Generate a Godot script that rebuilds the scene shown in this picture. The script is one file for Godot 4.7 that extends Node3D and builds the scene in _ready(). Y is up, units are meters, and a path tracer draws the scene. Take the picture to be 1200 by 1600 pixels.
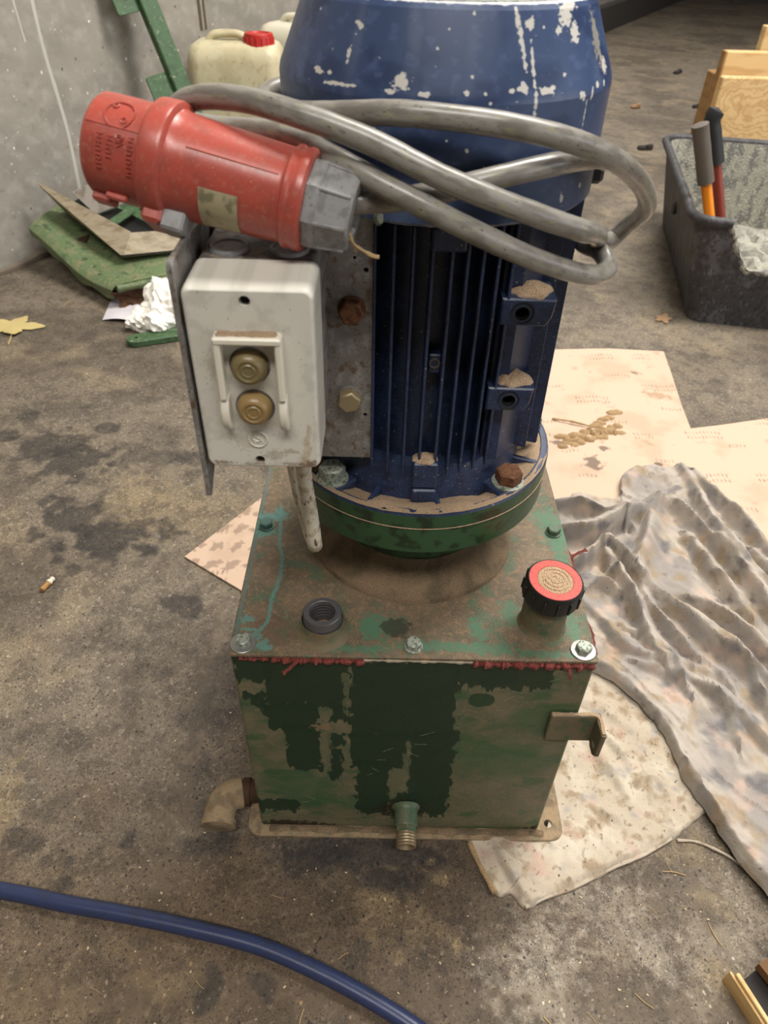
extends Node3D

# ---------------------------------------------------------------- mesh collecting
class Mb:
	var v := PackedVector3Array()
	var t := PackedVector2Array()
	func tri(a: Vector3, b: Vector3, c: Vector3, ta := Vector2.ZERO, tb := Vector2.ZERO, tc := Vector2.ZERO) -> void:
		v.append(a); v.append(b); v.append(c)
		t.append(ta); t.append(tb); t.append(tc)
	func quad(a: Vector3, b: Vector3, c: Vector3, d: Vector3, ta := Vector2.ZERO, tb := Vector2.ZERO, tc := Vector2.ZERO, td := Vector2.ZERO) -> void:
		tri(a, b, c, ta, tb, tc)
		tri(a, c, d, ta, tc, td)
	func out(a: Vector3, b: Vector3, c: Vector3, centre: Vector3) -> void:
		if (b - a).cross(c - a).dot((a + b + c) / 3.0 - centre) < 0.0:
			tri(a, c, b)
		else:
			tri(a, b, c)

const I := Transform3D.IDENTITY
var M := {}
var rng := RandomNumberGenerator.new()


func mesh_of(m: Mb, sharp := 42.0) -> ArrayMesh:
	var n := m.v.size()
	var lim := cos(deg_to_rad(sharp))
	var cr := PackedVector3Array()
	var at := {}
	var key := []
	key.resize(n)
	for i in range(0, n, 3):
		cr.append((m.v[i + 1] - m.v[i]).cross(m.v[i + 2] - m.v[i]))
		for k in 3:
			var p := m.v[i + k] * 40000.0
			var q := Vector3i(roundi(p.x), roundi(p.y), roundi(p.z))
			key[i + k] = q
			if not at.has(q):
				at[q] = PackedInt32Array()
			at[q].append(i / 3)
	var un := PackedVector3Array()
	for c in cr:
		un.append(c.normalized())
	var nv := PackedVector3Array()
	var vv := PackedVector3Array()
	var uv := PackedVector2Array()
	for i in range(0, n, 3):
		var f := i / 3
		if cr[f].length_squared() < 1e-20:
			continue
		for k in [0, 2, 1]:
			var s := Vector3.ZERO
			for g in at[key[i + k]]:
				if un[g].dot(un[f]) > lim:
					s += cr[g]
			vv.append(m.v[i + k]); nv.append(s.normalized()); uv.append(m.t[i + k])
	var a := []
	a.resize(Mesh.ARRAY_MAX)
	a[Mesh.ARRAY_VERTEX] = vv
	a[Mesh.ARRAY_NORMAL] = nv
	a[Mesh.ARRAY_TEX_UV] = uv
	var me := ArrayMesh.new()
	me.add_surface_from_arrays(Mesh.PRIMITIVE_TRIANGLES, a)
	return me


var taken := {}
func numbered(called: String) -> String:
	if not taken.has(called):
		taken[called] = 0
		return called
	taken[called] += 1
	return "%s_%03d" % [called, taken[called]]


func put(called: String, m: Mb, mat: Material, parent: Node = self, label := "", sharp := 42.0) -> MeshInstance3D:
	return put_mesh(called, mesh_of(m, sharp), mat, parent, label)


func put_mesh(called: String, me: Mesh, mat: Material, parent: Node = self, label := "") -> MeshInstance3D:
	var o := MeshInstance3D.new()
	o.mesh = me
	o.material_override = mat
	o.name = numbered(called)
	parent.add_child(o, true)
	if label:
		o.set_meta("label", label)
	return o


func tag(o: Node, label: String, category: String, group := "", kind := "") -> Node:
	o.set_meta("label", label)
	o.set_meta("category", category)
	if group:
		o.set_meta("group", group)
	if kind:
		o.set_meta("kind", kind)
	return o


func thing(called: String, label: String, category: String, at := Vector3.ZERO, turn := 0.0, group := "") -> Node3D:
	var o := Node3D.new()
	o.name = numbered(called)
	add_child(o)
	o.position = at
	o.rotation.y = turn
	tag(o, label, category, group)
	return o


func struct(called: String, m: Mb, mat: Material, parent: Node = self) -> MeshInstance3D:
	var o := put(called, m, mat, parent)
	o.set_meta("kind", "structure")
	return o


# ---------------------------------------------------------------- shapes
func rbox(m: Mb, size: Vector3, r: float, x := I) -> void:
	var h := size * 0.5
	r = minf(r, minf(h.x, minf(h.y, h.z)) * 0.95)
	var p := {}
	for sx in [-1, 1]:
		for sy in [-1, 1]:
			for sz in [-1, 1]:
				var s := Vector3(sx, sy, sz)
				p[[sx, sy, sz, 0]] = x * (s * Vector3(h.x, h.y - r, h.z - r))
				p[[sx, sy, sz, 1]] = x * (s * Vector3(h.x - r, h.y, h.z - r))
				p[[sx, sy, sz, 2]] = x * (s * Vector3(h.x - r, h.y - r, h.z))
	var c := x.origin
	for s in [-1, 1]:
		var f0 := [p[[s, -1, -1, 0]], p[[s, 1, -1, 0]], p[[s, 1, 1, 0]], p[[s, -1, 1, 0]]]
		var f1 := [p[[-1, s, -1, 1]], p[[1, s, -1, 1]], p[[1, s, 1, 1]], p[[-1, s, 1, 1]]]
		var f2 := [p[[-1, -1, s, 2]], p[[1, -1, s, 2]], p[[1, 1, s, 2]], p[[-1, 1, s, 2]]]
		for f in [f0, f1, f2]:
			m.out(f[0], f[1], f[2], c); m.out(f[0], f[2], f[3], c)
		for q in [-1, 1]:
			var e0 := [p[[s, q, -1, 0]], p[[s, q, 1, 0]], p[[s, q, 1, 1]], p[[s, q, -1, 1]]]
			var e1 := [p[[-1, s, q, 1]], p[[1, s, q, 1]], p[[1, s, q, 2]], p[[-1, s, q, 2]]]
			var e2 := [p[[s, -1, q, 0]], p[[s, 1, q, 0]], p[[s, 1, q, 2]], p[[s, -1, q, 2]]]
			for f in [e0, e1, e2]:
				m.out(f[0], f[1], f[2], c); m.out(f[0], f[2], f[3], c)
			for w in [-1, 1]:
				m.out(p[[s, q, w, 0]], p[[s, q, w, 1]], p[[s, q, w, 2]], c)


func at(x: float, y: float, z: float, b := Basis.IDENTITY) -> Transform3D:
	return Transform3D(b, Vector3(x, y, z))


# y axis along d, z axis towards front
func along(o: Vector3, d: Vector3, front := Vector3(0, 0.4, 1)) -> Transform3D:
	var y := d.normalized()
	var z := (front - y * front.dot(y))
	if z.length() < 1e-4:
		z = Vector3(1, 0, 0) - y * y.x
	z = z.normalized()
	return Transform3D(Basis(y.cross(z), y, z), o)


# profile of (r, y) from the outside bottom upwards; angle 0 looks along z
func lathe(m: Mb, prof: Array, n: int, x := I, a0 := -PI, a1 := PI, wob := 0.0) -> void:
	var len := [0.0]
	for i in range(1, prof.size()):
		len.append(len[-1] + (prof[i] - prof[i - 1]).length())
	for k in n:
		var ta := float(k) / n
		var tb := float(k + 1) / n
		var A := lerpf(a0, a1, ta)
		var B := lerpf(a0, a1, tb)
		var wa := 1.0 + wob * sin(A * 3.0) * 0.5 + wob * sin(A * 7.0 + 1.0) * 0.5
		var wb := 1.0 + wob * sin(B * 3.0) * 0.5 + wob * sin(B * 7.0 + 1.0) * 0.5
		for i in prof.size() - 1:
			var p: Vector2 = prof[i]
			var q: Vector2 = prof[i + 1]
			var v0: float = len[i] / len[-1]
			var v1: float = len[i + 1] / len[-1]
			m.quad(x * Vector3(p.x * sin(A) * wa, p.y, p.x * cos(A) * wa), x * Vector3(p.x * sin(B) * wb, p.y, p.x * cos(B) * wb), x * Vector3(q.x * sin(B) * wb, q.y, q.x * cos(B) * wb), x * Vector3(q.x * sin(A) * wa, q.y, q.x * cos(A) * wa), Vector2(ta, v0), Vector2(tb, v0), Vector2(tb, v1), Vector2(ta, v1))


func ccw(poly: PackedVector2Array) -> PackedVector2Array:
	if Geometry2D.is_polygon_clockwise(poly):
		poly = poly.duplicate()
		poly.reverse()
	return poly


func inset(poly: PackedVector2Array, d: float) -> PackedVector2Array:
	var r := PackedVector2Array()
	var n := poly.size()
	for i in n:
		var a := (poly[i] - poly[(i + n - 1) % n]).normalized()
		var b := (poly[(i + 1) % n] - poly[i]).normalized()
		var na := Vector2(-a.y, a.x)
		var nb := Vector2(-b.y, b.x)
		var s := (na + nb).normalized()
		r.append(poly[i] + s * d / maxf(s.dot(na), 0.4))
	return r


func bridged(poly: PackedVector2Array, holes: Array) -> PackedVector2Array:
	for h in holes:
		var hole: PackedVector2Array = h.duplicate()
		if not Geometry2D.is_polygon_clockwise(hole):
			hole.reverse()
		var best := 1e9
		var bi := 0
		var bj := 0
		for i in poly.size():
			for j in hole.size():
				var d := poly[i].distance_to(hole[j])
				if d < best:
					best = d; bi = i; bj = j
		var dir := (hole[bj] - poly[bi]).normalized()
		var e := Vector2(-dir.y, dir.x) * 1e-6
		var res := PackedVector2Array()
		for i in bi + 1:
			res.append(poly[i])
		res[bi] = poly[bi] + e
		for j in hole.size() + 1:
			res.append(hole[(bj + j) % hole.size()] + (e if j == 0 else (-e if j == hole.size() else Vector2.ZERO)))
		res.append(poly[bi] - e)
		for i in range(bi + 1, poly.size()):
			res.append(poly[i])
		poly = res
	return poly


func cap(m: Mb, poly: PackedVector2Array, z: float, up: bool, x: Transform3D, holes := [], us := 1.0) -> void:
	var b := bridged(poly, holes)
	var big := PackedVector2Array()      # the triangulation wants millimetres
	for q in b:
		big.append(q * 1000.0)
	var idx := Geometry2D.triangulate_polygon(big)
	for i in range(0, idx.size(), 3):
		var a2 := b[idx[i]]
		var b2 := b[idx[i + 1]]
		var c2 := b[idx[i + 2]]
		if ((b2 - a2).cross(c2 - a2) > 0.0) != up:
			var w := b2
			b2 = c2
			c2 = w
		m.tri(x * Vector3(a2.x, a2.y, z), x * Vector3(b2.x, b2.y, z), x * Vector3(c2.x, c2.y, z), a2 * us, b2 * us, c2 * us)


# polygon in x, y pushed from z = 0 to z = depth
func prism(m: Mb, poly: PackedVector2Array, depth: float, bev := 0.0, x := I, holes := []) -> void:
	poly = ccw(poly)
	var n := poly.size()
	var top := inset(poly, bev) if bev > 0.0 else poly
	for i in n:
		var j := (i + 1) % n
		var a := poly[i]
		var b := poly[j]
		m.quad(x * Vector3(a.x, a.y, bev), x * Vector3(b.x, b.y, bev), x * Vector3(b.x, b.y, depth - bev), x * Vector3(a.x, a.y, depth - bev))
		if bev > 0.0:
			var c := top[i]
			var d := top[j]
			m.quad(x * Vector3(a.x, a.y, depth - bev), x * Vector3(b.x, b.y, depth - bev), x * Vector3(d.x, d.y, depth), x * Vector3(c.x, c.y, depth))
			m.quad(x * Vector3(c.x, c.y, 0), x * Vector3(d.x, d.y, 0), x * Vector3(b.x, b.y, bev), x * Vector3(a.x, a.y, bev))
	cap(m, top, depth, true, x, holes)
	cap(m, top, 0.0, false, x, holes)
	for h in holes:
		var hole := ccw(h)
		for i in hole.size():
			var a := hole[i]
			var b := hole[(i + 1) % hole.size()]
			m.quad(x * Vector3(b.x, b.y, 0), x * Vector3(a.x, a.y, 0), x * Vector3(a.x, a.y, depth), x * Vector3(b.x, b.y, depth))


func ring(c: Vector2, r: float, n := 16) -> PackedVector2Array:
	var p := PackedVector2Array()
	for i in n:
		p.append(c + Vector2.from_angle(TAU * i / n) * r)
	return p


func rrect(w: float, h: float, r: float, n := 4, c := Vector2.ZERO) -> PackedVector2Array:
	var p := PackedVector2Array()
	for q in 4:
		var s: Vector2 = [Vector2(1, 1), Vector2(-1, 1), Vector2(-1, -1), Vector2(1, -1)][q]
		for k in n + 1:
			p.append(c + s * Vector2(w * 0.5 - r, h * 0.5 - r) + Vector2.from_angle(PI * 0.5 * (q + float(k) / n)) * r)
	return p


# rings: [polygon, z]; all polygons with the same number of points
func loft(m: Mb, rings: Array, x := I, close_a := true, close_b := true, holes := []) -> void:
	for k in rings.size() - 1:
		var p: PackedVector2Array = rings[k][0]
		var q: PackedVector2Array = rings[k + 1][0]
		var z0: float = rings[k][1]
		var z1: float = rings[k + 1][1]
		for i in p.size():
			var j := (i + 1) % p.size()
			m.quad(x * Vector3(p[i].x, p[i].y, z0), x * Vector3(p[j].x, p[j].y, z0), x * Vector3(q[j].x, q[j].y, z1), x * Vector3(q[i].x, q[i].y, z1))
	if close_a:
		cap(m, rings[0][0], rings[0][1], false, x)
	if close_b:
		cap(m, rings[-1][0], rings[-1][1], true, x, holes)


func smooth_path(p: Array, step: float) -> PackedVector3Array:
	var r := PackedVector3Array()
	var n := p.size()
	for i in n - 1:
		var a: Vector3 = p[i]
		var b: Vector3 = p[i + 1]
		var pre: Vector3 = p[i - 1] if i > 0 else a * 2.0 - b
		var post: Vector3 = p[i + 2] if i + 2 < n else b * 2.0 - a
		var k := maxi(1, ceili(a.distance_to(b) / step))
		for s in k:
			r.append(a.cubic_interpolate(b, pre, post, float(s) / k))
	r.append(p[-1])
	return r


func tube(m: Mb, pts: Array, r: float, n := 12, step := 0.006, x := I, wob := 0.0, flat := 1.0) -> void:
	var p := smooth_path(pts, step)
	var len := 0.0
	var side := Vector3.UP
	var d0 := (p[1] - p[0]).normalized()
	if absf(d0.y) > 0.9:
		side = Vector3.BACK
	var prev := []
	var pl := 0.0
	for i in p.size():
		var d := (p[mini(i + 1, p.size() - 1)] - p[maxi(i - 1, 0)]).normalized()
		side = (side - d * side.dot(d)).normalized()
		var w := d.cross(side)
		var rr := r
		if wob > 0.0:
			rr *= 1.0 + wob * (sin(i * 1.7) * 0.4 + sin(i * 0.61 + 2.0) * 0.6 + sin(i * 4.1) * 0.3)
		var c := []
		for k in n:
			var a := TAU * k / n
			c.append(x * (p[i] + (side * cos(a) * flat + w * sin(a)) * rr))
		if i > 0:
			len += p[i].distance_to(p[i - 1])
			for k in n:
				var j := (k + 1) % n
				var u0 := float(k) / n
				var u1 := float(k + 1) / n
				m.quad(prev[k], prev[j], c[j], c[k], Vector2(u0, pl), Vector2(u1, pl), Vector2(u1, len), Vector2(u0, len))
		for e in [0, p.size() - 1]:
			if i == e:
				var tip := x * (p[i] + d * rr * (0.35 if e else -0.35))
				for k in n:
					var j := (k + 1) % n
					if e:
						m.tri(c[k], c[j], tip)
					else:
						m.tri(c[j], c[k], tip)
		prev = c
		pl = len


# hexagon head standing on y = 0
func hexhead(m: Mb, af: float, h: float, x := I) -> void:
	var R := af / 1.732
	lathe(m, [Vector2(0, 0), Vector2(R, 0), Vector2(R, h - R * 0.14), Vector2(R * 0.84, h), Vector2(R * 0.8, h), Vector2(0, h)], 6, x)


func washer(m: Mb, r: float, h: float, x := I) -> void:
	lathe(m, [Vector2(0, 0), Vector2(r, 0), Vector2(r, h * 0.7), Vector2(r - h * 0.4, h), Vector2(0, h)], 24, x)


# plate with thickness from a flat convex outline in space
func slab(m: Mb, pts: Array, t: float) -> void:
	var nrm: Vector3 = (pts[1] - pts[0]).cross(pts[2] - pts[0]).normalized()
	var n := pts.size()
	var e := nrm * t
	for i in range(1, n - 1):
		m.tri(pts[0], pts[i], pts[i + 1])
		m.tri(pts[0] - e, pts[i + 1] - e, pts[i] - e)
	for i in n:
		var j := (i + 1) % n
		m.quad(pts[j], pts[i], pts[i] - e, pts[j] - e)


func grid(m: Mb, g: Array, uv := Vector2.ONE) -> void:
	var nu := g.size() - 1
	var nv: int = g[0].size() - 1
	for i in nu:
		for j in nv:
			m.quad(g[i][j], g[i + 1][j], g[i + 1][j + 1], g[i][j + 1], Vector2(float(i) / nu, float(j) / nv) * uv, Vector2(float(i + 1) / nu, float(j) / nv) * uv, Vector2(float(i + 1) / nu, float(j + 1) / nv) * uv, Vector2(float(i) / nu, float(j + 1) / nv) * uv)


func heap(m: Mb, c: Vector3, rx: float, rz: float, h: float, sd: int, n := 14) -> void:
	var f := FastNoiseLite.new()
	f.seed = sd
	f.frequency = 60.0
	var g := []
	for i in n + 1:
		var row := []
		for j in n * 2 + 1:
			var a := TAU * j / (n * 2.0)
			var k := float(i) / n
			var q := Vector2.from_angle(a) * k
			var edge := 1.0 + 0.25 * f.get_noise_2d(cos(a) * 0.02 + sd, sin(a) * 0.02)
			var p := Vector3(q.x * rx * edge, 0, q.y * rz * edge)
			p.y = h * pow(maxf(0.0, 1.0 - k * k), 0.8) * (1.0 + 0.5 * f.get_noise_2d(p.x, p.z)) + (0.0004 if i < n else -0.0004)
			row.append(c + p)
		g.append(row)
	for i in n:
		for j in n * 2:
			m.quad(g[i][j], g[i][j + 1], g[i + 1][j + 1], g[i + 1][j])


# ---------------------------------------------------------------- textures
func noise_bytes(w: int, h: int, sd: int, freq: float, oct: int, sx := 1.0, sy := 1.0) -> PackedByteArray:
	var f := FastNoiseLite.new()
	f.seed = sd
	f.noise_type = FastNoiseLite.TYPE_SIMPLEX_SMOOTH
	f.frequency = freq
	f.fractal_octaves = oct
	var im := f.get_seamless_image(int(w / sx), int(h / sy), false, false, 0.12)
	im.convert(Image.FORMAT_L8)
	if sx != 1.0 or sy != 1.0:
		im.resize(w, h, Image.INTERPOLATE_BILINEAR)
	return im.get_data()


# layer: [seed, frequency, octaves, colour, low, high, strength, stretch x, stretch y]
func layered(w: int, h: int, base: Color, layers: Array) -> Image:
	var n := w * h
	var R := PackedFloat32Array(); R.resize(n); R.fill(base.r)
	var G := PackedFloat32Array(); G.resize(n); G.fill(base.g)
	var B := PackedFloat32Array(); B.resize(n); B.fill(base.b)
	for L in layers:
		var nb := noise_bytes(w, h, L[0], L[1], L[2], L[7] if L.size() > 7 else 1.0, L[8] if L.size() > 8 else 1.0)
		var lut := PackedFloat32Array()
		for i in 256:
			lut.append(smoothstep(L[4], L[5], i / 255.0) * L[6])
		var c: Color = L[3]
		var cr := c.r
		var cg := c.g
		var cb := c.b
		for i in n:
			var a := lut[nb[i]]
			if a > 0.003:
				R[i] += (cr - R[i]) * a
				G[i] += (cg - G[i]) * a
				B[i] += (cb - B[i]) * a
	var o := PackedByteArray()
	o.resize(n * 3)
	for i in n:
		o[i * 3] = clampi(int(R[i] * 255.0), 0, 255)
		o[i * 3 + 1] = clampi(int(G[i] * 255.0), 0, 255)
		o[i * 3 + 2] = clampi(int(B[i] * 255.0), 0, 255)
	return Image.create_from_data(w, h, false, Image.FORMAT_RGB8, o)


func specks(im: Image, n: int, c: Color, r0: float, r1: float, sd: int, vary := 0.15) -> void:
	var g := RandomNumberGenerator.new()
	g.seed = sd
	var w := im.get_width()
	var h := im.get_height()
	for k in n:
		var p := Vector2(g.randf() * w, g.randf() * h)
		var r := lerpf(r0, r1, pow(g.randf(), 3.0))
		var e := g.randf_range(0.6, 1.5)
		var v := 1.0 + g.randf_range(-vary, vary)
		var cc := Color(c.r * v, c.g * v, c.b * v)
		for y in range(int(p.y - r * e), int(p.y + r * e) + 1):
			for x in range(int(p.x - r), int(p.x + r) + 1):
				var d := Vector2((x - p.x) / r, (y - p.y) / (r * e)).length()
				if d <= 1.0:
					var X := posmod(x, w)
					var Y := posmod(y, h)
					im.set_pixel(X, Y, im.get_pixel(X, Y).lerp(cc, 0.85))


func blot(im: Image, c: Vector2, rx: float, ry: float, rot: float, col: Color, k: float, amp := 0.35, fq := 0.06, sd := 1, soft := 0.25) -> void:
	var f := FastNoiseLite.new()
	f.seed = sd
	f.frequency = fq
	f.fractal_octaves = 3
	var w := im.get_width()
	var h := im.get_height()
	var R := maxf(rx, ry) * 1.6 + 2.0
	for y in range(int(c.y - R), int(c.y + R) + 1):
		for x in range(int(c.x - R), int(c.x + R) + 1):
			var q := (Vector2(x, y) - c).rotated(-rot)
			var d := Vector2(q.x / rx, q.y / ry).length() + f.get_noise_2d(x, y) * amp
			var a := (1.0 - smoothstep(1.0 - soft, 1.0 + soft * 0.4, d)) * k
			if a > 0.01:
				var X := posmod(x, w)
				var Y := posmod(y, h)
				im.set_pixel(X, Y, im.get_pixel(X, Y).lerp(col, a))


# a ragged upright patch: s = left, right, top, bottom in shares of the picture
func smear(im: Image, s: Array, size: int, col: Color, k: float, sd: int) -> void:
	var f := FastNoiseLite.new()
	f.seed = sd
	f.frequency = 0.035
	f.fractal_octaves = 4
	for y in range(maxi(0, int(s[2] * size) - 14), mini(size, int(s[3] * size) + 24)):
		for x in range(maxi(0, int(s[0] * size) - 14), mini(size, int(s[1] * size) + 14)):
			var n := f.get_noise_2d(x, y * 0.5)
			var n2 := f.get_noise_2d(x * 1.6 + 400.0, 0.0)
			var d := minf(minf(x - s[0] * size, s[1] * size - x), minf(y - s[2] * size, s[3] * size - y + n2 * 22.0)) + n * 16.0
			var a := smoothstep(-2.0, 2.0, d) * k
			if a > 0.01:
				im.set_pixel(x, y, im.get_pixel(x, y).lerp(col, a))


func stroke(im: Image, pts: Array, r: float, col: Color, k: float, sd := 1) -> void:
	for i in pts.size() - 1:
		var a: Vector2 = pts[i]
		var b: Vector2 = pts[i + 1]
		var n := maxi(1, int(a.distance_to(b) / (r * 0.8)))
		for s in n:
			blot(im, a.lerp(b, float(s) / n), r, r, 0, col, k, 0.7, 0.11, sd)


func tex(im: Image) -> ImageTexture:
	return ImageTexture.create_from_image(im)


func hgt(w: int, sd: int, freq: float, oct: int, sx := 1.0, sy := 1.0) -> ImageTexture:
	return tex(Image.create_from_data(w, w, false, Image.FORMAT_L8, noise_bytes(w, w, sd, freq, oct, sx, sy)))


func mat(c: Color, rough := 0.6, metal := 0.0, t: Texture2D = null, tri := 0.0, bump: Texture2D = null, cm := 0.0) -> StandardMaterial3D:
	var m := StandardMaterial3D.new()
	m.albedo_color = c
	m.roughness = rough
	m.metallic = metal
	if t:
		m.albedo_texture = t
	if tri > 0.0:
		m.uv1_triplanar = true
		m.uv1_scale = Vector3.ONE * tri
		m.uv1_triplanar_sharpness = 4.0
	if bump:
		m.heightmap_enabled = true
		m.heightmap_texture = bump
		m.heightmap_scale = cm
	return m


func materials() -> void:
	var grit := hgt(512, 3, 0.09, 4)
	var fine := hgt(512, 5, 0.25, 2)
	var soft := hgt(512, 8, 0.03, 4)
	# concrete floor: a fine tile times a wide map of stains
	var fl := layered(1024, 1024, Color(0.54, 0.495, 0.43), [[11, 0.012, 5, Color(0.375, 0.34, 0.295), 0.4, 0.75, 0.6], [12, 0.05, 4, Color(0.71, 0.675, 0.615), 0.5, 0.85, 0.65], [13, 0.11, 3, Color(0.27, 0.25, 0.23), 0.58, 0.80, 0.75], [14, 0.3, 1, Color(0.74, 0.71, 0.65), 0.62, 0.95, 0.75], [15, 0.25, 2, Color(0.26, 0.24, 0.22), 0.6, 0.9, 0.6]])
	specks(fl, 1500, Color(0.74, 0.71, 0.65), 0.7, 2.6, 21)
	specks(fl, 1500, Color(0.22, 0.21, 0.2), 0.7, 2.8, 22)
	specks(fl, 120, Color(0.82, 0.74, 0.6), 0.8, 3.2, 23)
	var flt := tex(fl)
	var W := 1408
	var stain := layered(W, W, Color(0.82, 0.805, 0.785), [[31, 0.004, 4, Color(0.66, 0.635, 0.615), 0.42, 0.75, 0.9], [32, 0.02, 4, Color(0.62, 0.60, 0.59), 0.58, 0.8, 0.65], [33, 0.012, 3, Color(0.94, 0.91, 0.85), 0.55, 0.8, 0.7]])
	M.floor_far = mat(Color(1, 1, 1), 0.75, 0.0, flt, 0.0, grit, 0.12)
	M.floor_far.detail_enabled = true
	M.floor_far.detail_blend_mode = BaseMaterial3D.BLEND_MODE_MUL
	M.floor_far.detail_uv_layer = BaseMaterial3D.DETAIL_UV_2
	M.floor_far.detail_albedo = tex(stain.duplicate())
	var px := func(x: float, z: float) -> Vector2: return Vector2((x + 2.25) / 4.5, (z + 3.3) / 4.5) * W
	var sc := W / 4.5
	# darker brown tone round the tank, mostly oil; lighter trodden floor behind
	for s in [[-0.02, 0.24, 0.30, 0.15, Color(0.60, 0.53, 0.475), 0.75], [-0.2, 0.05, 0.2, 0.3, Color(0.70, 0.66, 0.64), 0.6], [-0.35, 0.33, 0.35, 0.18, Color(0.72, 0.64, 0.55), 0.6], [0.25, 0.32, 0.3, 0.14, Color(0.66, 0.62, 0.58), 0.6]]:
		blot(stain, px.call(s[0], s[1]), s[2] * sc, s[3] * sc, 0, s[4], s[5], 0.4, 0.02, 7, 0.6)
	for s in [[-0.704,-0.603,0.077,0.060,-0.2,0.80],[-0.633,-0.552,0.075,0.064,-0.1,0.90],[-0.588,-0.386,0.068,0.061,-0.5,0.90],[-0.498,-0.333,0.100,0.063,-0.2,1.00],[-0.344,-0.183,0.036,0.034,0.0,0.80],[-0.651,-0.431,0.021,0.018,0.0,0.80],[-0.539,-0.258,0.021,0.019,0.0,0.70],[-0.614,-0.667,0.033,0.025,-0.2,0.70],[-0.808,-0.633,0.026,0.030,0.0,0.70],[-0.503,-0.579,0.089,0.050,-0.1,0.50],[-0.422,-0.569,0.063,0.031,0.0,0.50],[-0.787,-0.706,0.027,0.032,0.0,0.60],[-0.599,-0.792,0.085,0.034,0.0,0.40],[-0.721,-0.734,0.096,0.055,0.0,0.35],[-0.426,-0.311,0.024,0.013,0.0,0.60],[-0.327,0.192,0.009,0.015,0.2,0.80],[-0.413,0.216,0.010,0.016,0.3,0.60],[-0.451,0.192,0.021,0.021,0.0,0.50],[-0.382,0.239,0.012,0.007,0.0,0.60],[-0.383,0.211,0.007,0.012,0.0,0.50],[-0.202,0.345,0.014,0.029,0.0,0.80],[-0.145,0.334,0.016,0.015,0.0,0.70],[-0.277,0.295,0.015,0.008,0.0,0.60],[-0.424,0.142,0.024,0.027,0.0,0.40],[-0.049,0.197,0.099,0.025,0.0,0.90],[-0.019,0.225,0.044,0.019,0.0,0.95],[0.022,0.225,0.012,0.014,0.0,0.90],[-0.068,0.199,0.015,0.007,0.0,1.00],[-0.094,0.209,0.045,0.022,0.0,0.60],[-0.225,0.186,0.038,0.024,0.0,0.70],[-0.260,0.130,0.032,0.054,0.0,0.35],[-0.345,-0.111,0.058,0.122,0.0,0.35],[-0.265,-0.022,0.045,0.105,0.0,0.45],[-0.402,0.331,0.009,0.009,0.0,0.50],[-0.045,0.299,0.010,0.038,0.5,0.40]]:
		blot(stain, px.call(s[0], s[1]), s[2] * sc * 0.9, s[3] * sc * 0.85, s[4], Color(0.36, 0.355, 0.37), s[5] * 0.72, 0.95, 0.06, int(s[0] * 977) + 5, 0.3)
	for s in [[0.155,0.296,0.042,0.032,0.80],[0.136,0.332,0.040,0.030,0.80],[0.272,0.300,0.024,0.033,0.80],[0.344,0.293,0.042,0.034,0.60],[0.200,0.243,0.044,0.021,0.50],[0.235,0.282,0.035,0.027,0.50],[0.377,0.260,0.029,0.044,0.40],[0.159,0.354,0.033,0.017,0.50],[0.311,0.329,0.020,0.025,0.60],[0.091,0.309,0.027,0.025,0.50],[0.237,0.242,0.044,0.029,0.50]]:
		blot(stain, px.call(s[0], s[1]), s[2] * sc, s[3] * sc, 0, Color(1.0, 1.0, 1.0), s[4], 1.2, 0.16, int(s[0] * 577), 0.5)
	for s in [[0.010,0.279,0.049,0.020,0.50],[0.062,0.296,0.011,0.008,0.80],[-0.004,0.311,0.008,0.007,0.80],[0.048,0.226,0.015,0.007,0.80],[-0.018,0.260,0.043,0.020,0.50],[0.050,0.262,0.006,0.004,0.90],[0.349,0.190,0.046,0.024,0.40],[0.333,0.323,0.027,0.019,0.50],[-0.374,-0.406,0.139,0.076,0.40],[-0.493,-0.457,0.071,0.081,0.40],[-0.494,0.143,0.031,0.055,0.50],[-0.250,0.332,0.040,0.018,0.40],[-0.369,0.351,0.052,0.037,0.30],[0.034,0.207,0.009,0.004,0.70],[-0.036,0.247,0.029,0.011,0.60],[-0.291,0.303,0.054,0.013,0.30],[0.352,0.247,0.029,0.015,0.40]]:
		blot(stain, px.call(s[0], s[1]), s[2] * sc, s[3] * sc, 0, Color(1.0, 0.93, 0.78), s[4] * 0.8, 0.9, 0.12, int(s[0] * 377), 0.5)
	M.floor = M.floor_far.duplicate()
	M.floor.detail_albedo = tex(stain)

	var wl := layered(1024, 1024, Color(0.615, 0.59, 0.55), [[41, 0.004, 4, Color(0.56, 0.54, 0.505), 0.4, 0.85, 0.8], [42, 0.02, 4, Color(0.70, 0.68, 0.645), 0.45, 0.9, 0.5], [43, 0.02, 3, Color(0.50, 0.46, 0.41), 0.72, 0.95, 0.5], [44, 0.2, 2, Color(0.55, 0.53, 0.5), 0.6, 1.0, 0.4]])
	specks(wl, 420, Color(0.93, 0.92, 0.9), 0.6, 3.2, 45)
	specks(wl, 260, Color(0.33, 0.3, 0.27), 0.6, 3.5, 46)
	M.wall = mat(Color(0.95, 0.95, 0.95), 0.85, 0.0, tex(wl), 0.9, soft, 0.25)
	M.wall_dark = mat(Color(0.2, 0.19, 0.18), 0.9, 0.0, null)
	M.mortar = mat(Color(0.42, 0.38, 0.33), 0.95, 0.0, null)
	M.strip_dark = mat(Color(0.22, 0.2, 0.185), 0.9, 0.0, null)
	M.drip = mat(Color(0.72, 0.71, 0.68), 0.7)
	M.groove = mat(Color(0.33, 0.28, 0.23), 0.9)

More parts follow.
